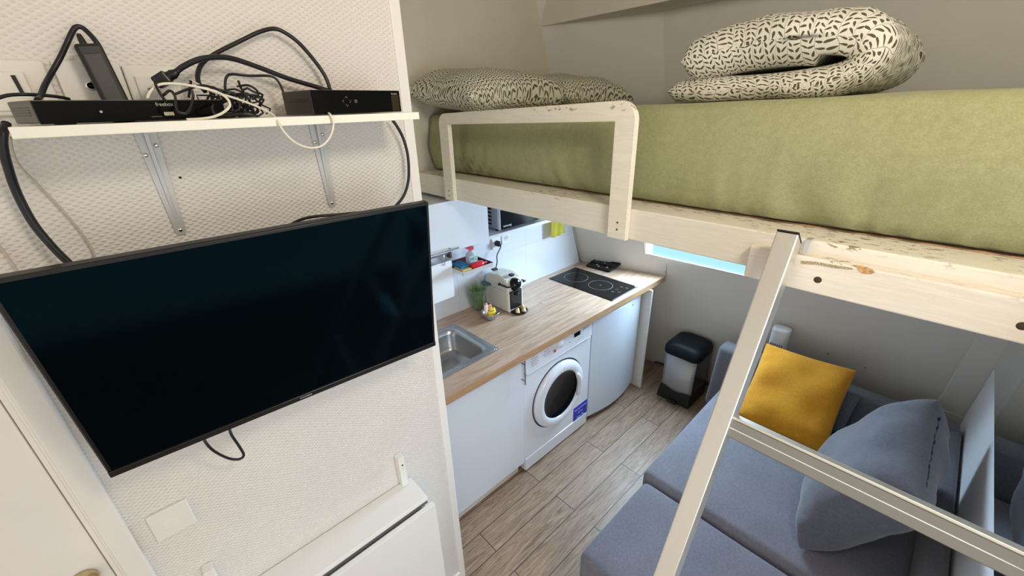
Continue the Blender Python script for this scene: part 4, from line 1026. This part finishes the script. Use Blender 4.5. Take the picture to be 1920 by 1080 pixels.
# ------------------------------------------------------------------ pedal bin
t = thing('pedal_bin', 'silver pedal bin with a black lid standing by the end wall', 'bin', (2.72, 1.03, 0))
by0, by1 = .905, 1.145
part('base', hexa([(2.565, by0 - .004, 0), (2.86, by0 - .004, 0), (2.86, by1 + .012, 0), (2.565, by1 + .012, 0), (2.585, by0 + .004, .105), (2.85, by0 + .004, .105), (2.85, by1, .105), (2.585, by1, .105)], .006), BLK, t)
def binring(inset, z, bow=.018):
    pts = []
    for i in range(9):
        u = i / 8; pts.append((2.598 - bow * math.sin(math.pi * u) + inset, by1 - .004 - inset + (by0 - by1 + .008 + 2 * inset) * u, z))
    for q in rrect(2.66, by0 + .006 + inset, 2.845 - inset, by1 - .006 - inset, .03, 4)[0:5][::-1] if False else []: pass
    pts += [(2.84 - inset, by0 + .004 + inset, z), (2.84 - inset, by1 - .004 - inset, z)]
    return pts
bm = new_bm(); R_ = [[bm.verts.new(p) for p in binring(i_, z_)] for i_, z_ in ((.002, .095), (.0, .12), (-.002, .40))]
n = len(R_[0])
for a, b in zip(R_, R_[1:]):
    for k in range(n): bm.faces.new((a[k], a[(k+1) % n], b[(k+1) % n], b[k])).smooth = (k < 8)
bm.faces.new(R_[-1]); bm.faces.new(R_[0][::-1]); bmesh.ops.recalc_face_normals(bm, faces=bm.faces)
o = part('body', bm, mat('bin_silver', (.42, .43, .45), .42, metal=.45), t)
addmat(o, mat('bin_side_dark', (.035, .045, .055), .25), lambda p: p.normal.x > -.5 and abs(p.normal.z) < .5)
bm = new_bm(); rr = []
for i_, z_, s_ in ((0, .392, .010), (0, .400, .014), (0, .440, .012), (0, .465, .0), (0, .478, -.03), (0, .482, -.07)):
    pl = rrect(2.585 - s_, by0 - s_ - .002, 2.842 + s_ * .4, by1 + s_ + .002, .05 if s_ > -.05 else .03, 6); rr.append([bm.verts.new((x, y, z_)) for x, y in pl])
n = len(rr[0])
for a, b in zip(rr, rr[1:]):
    for k in range(n): bm.faces.new((a[k], a[(k+1) % n], b[(k+1) % n], b[k])).smooth = True
bm.faces.new(rr[-1]); bm.faces.new(rr[0][::-1]); bmesh.ops.recalc_face_normals(bm, faces=bm.faces)
part('lid', bm, mat('lid_black', (.006, .012, .017), .5, spec=.2), t)
part('pedal', box((2.540, .99, .008), (2.585, 1.06, .026), .004), BLK, t)

# ------------------------------------------------------------------ sofa bed
s = thing('sofa_bed', 'grey fabric sofa bed pulled out under the loft bed', 'sofa', (1.8, .2, 0))
def softbox(lo, hi, r, seed=0, amp=.004, nx=18):
    bm = box(lo, hi, r, 5); bmesh.ops.subdivide_edges(bm, edges=[e for e in bm.edges if e.calc_length() > .12], cuts=7, use_grid_fill=True)
    for v_ in bm.verts:
        v_.co += Vector((0, 0, 1)) * amp * noise.noise(v_.co * 4 + Vector((seed, 0, 0))) + Vector((1, 0, 0)) * amp * .6 * noise.noise(v_.co * 3 + Vector((0, seed, 0)))
    for f in bm.faces: f.smooth = True
    return bm
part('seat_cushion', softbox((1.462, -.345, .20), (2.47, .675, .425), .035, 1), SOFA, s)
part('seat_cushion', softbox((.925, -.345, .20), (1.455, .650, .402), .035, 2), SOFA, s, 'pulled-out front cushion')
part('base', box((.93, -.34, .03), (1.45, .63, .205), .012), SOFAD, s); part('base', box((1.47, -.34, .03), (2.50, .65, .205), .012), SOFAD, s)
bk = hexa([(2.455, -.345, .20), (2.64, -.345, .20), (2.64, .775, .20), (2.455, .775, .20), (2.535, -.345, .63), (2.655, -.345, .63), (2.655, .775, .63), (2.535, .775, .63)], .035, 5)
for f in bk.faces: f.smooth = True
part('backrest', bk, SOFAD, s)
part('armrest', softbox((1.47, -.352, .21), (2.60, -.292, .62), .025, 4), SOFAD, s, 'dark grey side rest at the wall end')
for x in (.96, 1.40, 1.52, 2.44):
    for y in (-.30, .58): part('leg', lathe([(.018, 0), (.022, .032)], (x, y, 0), 14, cap=True), BLK, s)

def pillow_frame(c, u, v):
    u = Vector(u); v = Vector(v); hu, hv = u.length, v.length; un = u.normalized(); vn = (v - un * v.dot(un)).normalized(); n_ = un.cross(vn)
    return Matrix(((un.x, vn.x, n_.x, c[0]), (un.y, vn.y, n_.y, c[1]), (un.z, vn.z, n_.z, c[2]), (0, 0, 0, 1))), hu, hv
def pillow(name, c, u, v, th, m, label, seed=0, wr=.006, pinch=.07, pw=.42, seam=None, cat='cushion', n=40, group=None, uvs=1):
    M, hu, hv = pillow_frame(c, u, v)
    bm = cushion(hu, hv, th, pinch, n, wr, seed, pw)
    t = thing(name, label, cat, None, group, M)
    lpart('cover', bm, m, t)
    if seam:
        q = new_bm(); pts = []
        for k in range(41):
            a = -.97 + 1.94 * k / 40
            a *= .72 if 'grey' in name else .97; y = hv * (1 - pinch * (1 - a * a)); pts.append((hu * a, y * (.985 if 'grey' in name else 1.0), (.020 if 'grey' in name else .001) + .006 * noise.noise(Vector((a * 9, seed, 0)))))
        tube(q, pts, [(.0030 if 'grey' in name else .0016) + (.0060 if 'grey' in name else .001) * max(0, noise.noise(Vector((k * .35, seed, 1)))) for k in range(41)], 8); lpart('zip_seam', q, SEAM if 'grey' in name else mat('mustard_piping', (.22, .10, .01), .8), t, 'dark seam opening' if 'grey' in name else 'darker piped edge')
    return t
pillow('mustard_cushion', (2.385, .300, .580), (0, -.218, .008), (.185, .0, .165), .060, MUST, 'square mustard yellow cushion leaning on the sofa backrest', 1, .009, .045, .42, 'v')
pillow('grey_cushion', (1.865, -.085, .695), (.315, 0, .012), (0, -.11, .245), .130, PILG, 'large blue-grey cushion with an open seam leaning on the sofa side rest', 2, .012, .05, .46, 'v')
pillow('small_dark_cushion', (2.47, .125, .535), (-.01, -.085, 0), (.06, 0, .10), .035, SOFAD, 'dark grey cushion mostly hidden behind the mustard one', 3, .005)

# mirror on the side wall
t = thing('wall_mirror', 'frameless mirror on the side wall above the grey cushion', 'mirror', (2.0, -.36, .935))
part('mirror_glass', prism([(1.02, .935), (2.745, .935), (2.60, 1.45), (1.02, 1.45)], -.3595, -.354, 'y', .001), mat('mirror_silver', (.86, .90, .92), .015, metal=1.0), t)

# small tower heater behind the backrest
hx, hy = 2.715, .490
t = thing('tower_heater', 'white tower heater with dark slats behind the sofa backrest', 'heater', (hx, hy, 0))
part('housing', prism(rrect(hx - .045, hy - .05, hx + .04, hy + .05, .03, 5), .02, .80, 'z', .012), WHITEGOODS, t)
part('base', box((hx - .055, hy - .07, 0), (hx + .05, hy + .07, .02), .004), WHITE, t)
for i in range(6):
    y_ = hy - .030 + i * .012; part('slat', box((hx - .0465, y_, .56), (hx - .040, y_ + .005, .70), .001), BLK, t)
for i, (px_, nm) in enumerate((((1527, 651), 'leftmost'), ((1553, 663), 'middle'), ((1622, 689), 'rightmost'))): pass
def filler(p, label):
    bm = lathe([(0, -.004), (.004, -.004), (.006, -.001), (.006, .003)], (0, 0, 0), 12, 'x'); M = Matrix.Translation(p)
    solo('wall_plug_hole', xf(bm, M), mat('hole_grey', (.30, .29, .27), .8), label, 'hole', p)
def onwall(p): 
    return (Mx(p[2]) - .001, p[1], p[2])
filler(onwall((2.8179, 0.2484, 0.6725)), 'small filled screw hole in the end wall, left of the pair')
filler(onwall((2.8213, 0.0687, 0.6583)), 'small filled screw hole in the end wall, right of the pair')

# ------------------------------------------------------------------ loft bed
bed = thing('loft_bed', 'cream painted wooden loft bed frame with a chipped side rail', 'bed', (1.2, .8, 1.69))
RX = 1.15
part('side_rail', box((RX, -1.2, 1.690), (RX + .125, 1.965, 1.790), .004), CREAM, bed)
part('support_board', box((RX - .030, -1.2, 1.672), (RX + .0005, .318, 1.757), .004, 3), CREAM2, bed, 'second board with drilled holes')
for p in ((1.1190, 0.1609, 1.7074), (1.1190, -0.1541, 1.7068)):
    part('bolt_hole', lathe([(0, .0), (.007, -.0005), (.0085, .001)], (1.1195, p[1], p[2]), 18, 'x'), mat('hole_dark', (.06, .04, .02), .9), bed)
BARE = mat('bare_wood', (.55, .33, .13), .7, var=.45, vscale=140); WORN = mat('worn_grime', (.42, .33, .20), .7, var=.5, vscale=260)
for P_, m_, lb_ in (([(1.1192, 0.1014, 1.7600), (1.1192, 0.0866, 1.7601), (1.1192, 0.0733, 1.7575), (1.1192, 0.0673, 1.7518), (1.1192, 0.0731, 1.7465), (1.1192, 0.0879, 1.7436), (1.1192, 0.0958, 1.7490)], BARE, 'bare orange wood where paint has chipped'),
                    ([(1.1192, 0.2026, 1.7446), (1.1192, 0.1738, 1.7492), (1.1192, 0.1472, 1.7495), (1.1192, 0.1049, 1.7516), (1.1192, 0.1058, 1.7476), (1.1192, 0.1417, 1.7431), (1.1192, 0.1671, 1.7430), (1.1192, 0.2009, 1.7370)], WORN, 'worn streak in the paint'),
                    ([(1.1492, 0.1678, 1.7884), (1.1492, 0.1582, 1.7867), (1.1492, 0.1444, 1.7834), (1.1492, 0.1507, 1.7807), (1.1492, 0.1618, 1.7846)], WORN, 'small chip in the paint')):
    q = prism([(p[1], p[2]) for p in P_], P_[0][0], P_[0][0] + .0012, 'x')
    part('bare_patch', q, m_, bed, lb_)
part('slatted_base', box((RX + .126, -1.2, 1.745), (2.29, 1.955, 1.792), .002), SLAT, bed)
# guard
def ywarp(y): return y
gz0, gz1 = 1.690, 2.095
def guard():
    yl, yr = 1.682, .682
    wl_, wr_, wt_ = .070, .070, .045
    bm = new_bm()
    def zt__(y): return 2.073 + (y - yl) / (yr - yl) * .030
    out = [(yr, gz0), (yr, zt__(yr) - .055)] + [(yr + .055 - .055 * math.cos(a), zt__(yr) - .055 + .055 * math.sin(a)) for a in [math.pi / 2 * i / 7 for i in range(1, 8)]]
    out += [(yl - .045 + .045 * math.sin(a), zt__(yl) - .045 + .045 * math.cos(a)) for a in [math.pi / 2 * i / 7 for i in range(0, 8)]] + [(yl, gz0)]
    inn = [(yl - wl_, gz0), (yl - wl_, zt__(yl) - wt_), (yr + wr_, zt__(yr) - wt_ - .012), (yr + wr_, gz0)]
    poly = out + inn
    q = prism(poly, RX - .022, RX - .001, 'x')
    return q
gd = guard()
bmesh.ops.bevel(gd, geom=[e for e in gd.edges if all(abs(f.normal.x) > .9 for f in e.link_faces) is False and any(abs(f.normal.x) > .9 for f in e.link_faces)], offset=.002, segments=2, affect='EDGES')
go = part('guard_rail', gd, CREAM3, bed)
for y, z in ((1.648, 1.735), (1.648, 1.712), (.715, 1.745), (.715, 1.722)): 
    part('screw', lathe([(0, -.001), (.003, -.001), (.004, .001)], (RX - .0225, y, z), 12, 'x'), mat('screw_dark', (.12, .10, .08), .6), go)

# mattress with fitted sheet
def mattress():
    bm = new_bm(); uvl = bm.loops.layers.uv.new('UVMap')
    y0, y1 = -1.15, 1.945; N = 110
    x0, zb = RX + .105, 1.793
    prof = []
    for i in range(7): prof.append(('s', i / 6))       # front side, bottom to top
    rings = []
    for k in range(N + 1):
        y = y0 + (y1 - y0) * k / N; x1 = min(2.40, wallx(y, 2.12) - .03)
        zt__ = 2.102 - .020 * y
        front = x0 + .03 * max(0, (.5 - y)) * .6
        pts = [(x1, zb), (front + .03, zb)]
        for i in range(10):
            a = i / 9
            z_ = zb + .012 + (zt__ - .035 - zb - .012) * a
            bulge = .022 * math.sin(math.pi * a)
            gath = .018 * (1 - a) ** 1.5 * math.sin(y * 85 + 9 * noise.noise(Vector((y * 4, a * 1.2, 0)))) * (0.4 + noise.noise(Vector((y * 2.1, 3, 0))) * 1.2)
            pts.append((front - bulge + gath + .006 * noise.noise(Vector((y * 5, a * 3, 1))), z_))
        for i in range(1, 6):
            a = math.pi / 2 * i / 5
            pts.append((front + .035 - .035 * math.cos(a), zt__ - .035 + .035 * math.sin(a)))
        for i in range(1, 13):
            xx = front + .035 + (x1 - front - .035) * i / 12
            pts.append((xx, zt__ + .004 * math.sin(math.pi * i / 12) + .005 * noise.noise(Vector((xx * 4, y * 4, 0)))))
        rings.append([bm.verts.new((x, y, z)) for x, z in pts])
    n = len(rings[0])
    for a, b in zip(rings, rings[1:]):
        for k in range(n):
            f = bm.faces.new((a[k], a[(k+1) % n], b[(k+1) % n], b[k])); f.smooth = True
    bm.faces.new(rings[0][::-1]); bm.faces.new(rings[-1]); bmesh.ops.recalc_face_normals(bm, faces=bm.faces)
    return bm
solo('mattress', mattress(), SHEET, 'thick mattress in an olive green fitted sheet on the loft bed', 'mattress', (1.8, .4, 1.793))

# bed pillows, head end
def flatpillow(name, c, hx_, hy_, th, label, seed, tilt=(0, 0, 0), m=LEAFD):
    M = Matrix.Translation(c) @ Matrix.Rotation(tilt[2], 4, 'Z') @ Matrix.Rotation(tilt[0], 4, 'X') @ Matrix.Rotation(tilt[1], 4, 'Y')
    bm = cushion(hx_, hy_, th, .05, 40, .010, seed, .5, .3)
    t = thing(name, label, 'pillow', None, 'leaf-print bed pillows', M)
    lpart('pillowcase', bm, m, t); return t
flatpillow('bed_pillow', (1.45, 1.69, 2.150), .325, .25, .105, 'leaf-print pillow at the head of the loft bed, next to the partition', 11, (.10, .0, .0))
flatpillow('bed_pillow', (1.99, 1.64, 2.145), .25, .26, .095, 'leaf-print pillow at the head of the loft bed, further back in the corner', 12, (.10, .04, -.15))

# folded duvet: a thick layer laid down, folded over at its near end and back on itself
def duvet():
    bm = new_bm(); uvl = bm.loops.layers.uv.new('UVMap')
    ctr = smooth_path([(.725, .118, 0), (.65, .134, 0), (.56, .148, 0), (.46, .154, 0), (.36, .152, 0), (.285, .140, 0), (.245, .108, 0), (.262, .068, 0), (.33, .042, 0), (.44, .035, 0), (.58, .032, 0), (.70, .030, 0), (.765, .030, 0)], 6)
    th = []
    K = len(ctr)
    for i in range(K):
        s = i / (K - 1)
        t = .068 if s < .40 else (.068 + (.040 - .068) * min(1, (s - .40) / .22))
        tip = min(1, min(s, 1 - s) / .045); t *= math.sqrt(max(0, 1 - (1 - tip) ** 2)) if tip < 1 else 1
        th.append(max(t, .0008))
    arc = [0]
    for i in range(1, K): arc.append(arc[-1] + (ctr[i] - ctr[i - 1]).length)
    nrm = []
    for i in range(K):
        d = (ctr[min(i + 1, K - 1)] - ctr[max(i - 1, 0)]).normalized(); nrm.append(Vector((d.y, -d.x, 0)))
    # outline: outer side forward, inner side back
    idx = [(i, 1) for i in range(K)] + [(i, -1) for i in range(K - 2, 0, -1)]
    x0, x1 = 1.44, 2.12; N = 40; rings = []
    for r in range(N + 1):
        u = r / N; x = x0 + (x1 - x0) * (.5 - .5 * math.cos(math.pi * u)); e = min(1, min(x - x0, x1 - x) / .075)
        f_ = math.sqrt(max(0, 1 - (1 - e) ** 2)) if e < 1 else 1
        f_ = max(f_, .02)
        ring_ = []
        for (i, sd) in idx:
            c = ctr[i]; n_ = nrm[i]
            out = sd
            # outer side of the fold is away from the cleft
            tt = th[i] * f_
            if sd < 0: tt = min(tt, .066 if i < K * .33 or i > K * .58 else .040)
            q = Vector((x, c.x + n_.x * tt * out, c.y + n_.y * tt * out))
            am = .9 if sd > 0 else .35
            d_ = am * (.012 * noise.noise(Vector((x * 5, q.y * 6, q.z * 9))) + .006 * noise.noise(Vector((x * 15, q.y * 15, q.z * 20))))
            q += Vector((.3 * d_, n_.x * d_ * sd, n_.y * d_ * sd))
            q.x += .025 * noise.noise(Vector((q.y * 5, q.z * 8, 7)))
            ring_.append(bm.verts.new((q.x, q.y, 2.092 + max(q.z, .002))))
        rings.append(ring_)
    n = len(idx)
    for r, (a, b) in enumerate(zip(rings, rings[1:])):
        for k in range(n):
            f = bm.faces.new((a[k], a[(k+1) % n], b[(k+1) % n], b[k])); f.smooth = True
            kk = (k + 1) % n
            for l, (rr_, vv) in zip(f.loops, ((r, k), (r, kk), (r + 1, kk), (r + 1, k))):
                i, sd = idx[vv]
                # lay the print over the rounded long edges as well
                xr_ = rings[rr_][vv].co.x
                uu = x0 + (x1 - x0) * (.5 - .5 * math.cos(math.pi * rr_ / N)); ee = min(1, min(uu - x0, x1 - uu) / .075); s_ = math.asin(max(0, 1 - ee))
                ed = (uu - x0 if uu < 1.7 else x1 - uu); vv2 = (.075 - .072 * s_) if ee < 1 else ed
                l[uvl].uv = (arc[i] + (0 if sd > 0 else 5), x0 + vv2 if uu < 1.7 else x1 - vv2)
    inner = {idx[k][0]: k for k in range(K, n)}
    for rg in (rings[0], rings[-1]):
        for i in range(0, K - 1):
            o0, o1 = rg[i], rg[i + 1]; n0 = rg[inner[i]] if i in inner else None; n1 = rg[inner[i + 1]] if i + 1 in inner else None
            vs_ = [v_ for v_ in (o0, o1, n1, n0) if v_ is not None]
            if len(vs_) >= 3:
                cf = bm.faces.new(vs_); cf.smooth = True
                for l in cf.loops: l[uvl].uv = (arc[i] + (arc[i + 1] - arc[i]) * (1 if l.vert in (o1, n1) else 0), x0 - .033 + (0 if l.vert in (o0, o1) else .004))
    bmesh.ops.recalc_face_normals(bm, faces=bm.faces)
    return bm
dv = thing('folded_duvet', 'thick folded duvet with a dark leaf print lying on the mattress', 'duvet', (1.75, .47, 2.09))
part('cover', duvet(), LEAF, dv)

# ------------------------------------------------------------------ ladder
ld = thing('ladder', 'aluminium ladder hooked over the loft bed rail', 'ladder', (.4, 0, 0))
def sx_(z): return .270 + .441 * z          # front face of the stiles
an = math.atan(.441); ca_, sa_ = math.cos(an), math.sin(an)
dS = Vector((sa_, 0, ca_)); nS = Vector((ca_, 0, -sa_))
def stile(y0, y1):
    a = Vector((sx_(0), 0, 0)); L_ = 1.818 / ca_
    b = a + dS * L_
    pts = []
    for p_ in (a, b):
        for yy, d_ in ((y0, 0), (y1, 0), (y1, .058), (y0, .058)): 
            q = p_ + nS * d_; q.y = yy
            if p_ is a: q -= dS * (q.z / ca_)
            pts.append(q)
    # cut the back of the head at an angle
    pts[6] -= dS * .012; pts[7] -= dS * .012
    return hexa(pts, .003, 3), pts
bm, pts = stile(.211, .256); part('stile', bm, ALU, ld)
bm, pts2 = stile(-.315, -.270); part('stile', bm, ALU, ld)
for P_ in (pts, pts2):
    cp = [p + dS * .0008 for p in P_[4:8]]
    part('end_cap', hexa(cp + [p + dS * .004 for p in cp], .0008), BLK, ld)
zr = 1.3850
for k in (0, -1, -2, ):
    z = zr + k * .46
    if z < .1: continue
    c0 = Vector((sx_(z), 0, z)) + nS * .020
    def rb(a0, a1, d0, d1, y0=-.271, y1=.212):
        q = []
        for s_ in (a0, a1):
            for yy, d_ in ((y0, d0), (y1, d0), (y1, d1), (y0, d1)):
                v_ = c0 + dS * s_ + nS * d_; v_.y = yy; q.append(v_)
        return q
    part('rung', hexa(rb(-.026, .020, 0, .030), .003, 3), ALUR, ld)
    part('groove', hexa(rb(-.004, -.002, -.0008, .002), 0), mat('groove_light', (.8, .78, .72), .4), ld)
    r_ = part('rung_tread', hexa(rb(.0195, .026, -.003, .033), .0012), ALU, ld)
for y0 in (.196, -.255):
    hk = hexa([(1.12, y0 - .002, 1.792), (1.158, y0 - .002, 1.7905), (1.158, y0 + .010, 1.7905), (1.12, y0 + .010, 1.792), (1.12, y0 - .002, 1.797), (1.158, y0 - .002, 1.7935), (1.158, y0 + .010, 1.7935), (1.12, y0 + .010, 1.797)], .001)
    part('hook', hk, GALV, ld)
    part('hook', box((1.119, y0 - .002, 1.765), (1.124, y0 + .010, 1.796), .001), GALV, ld)
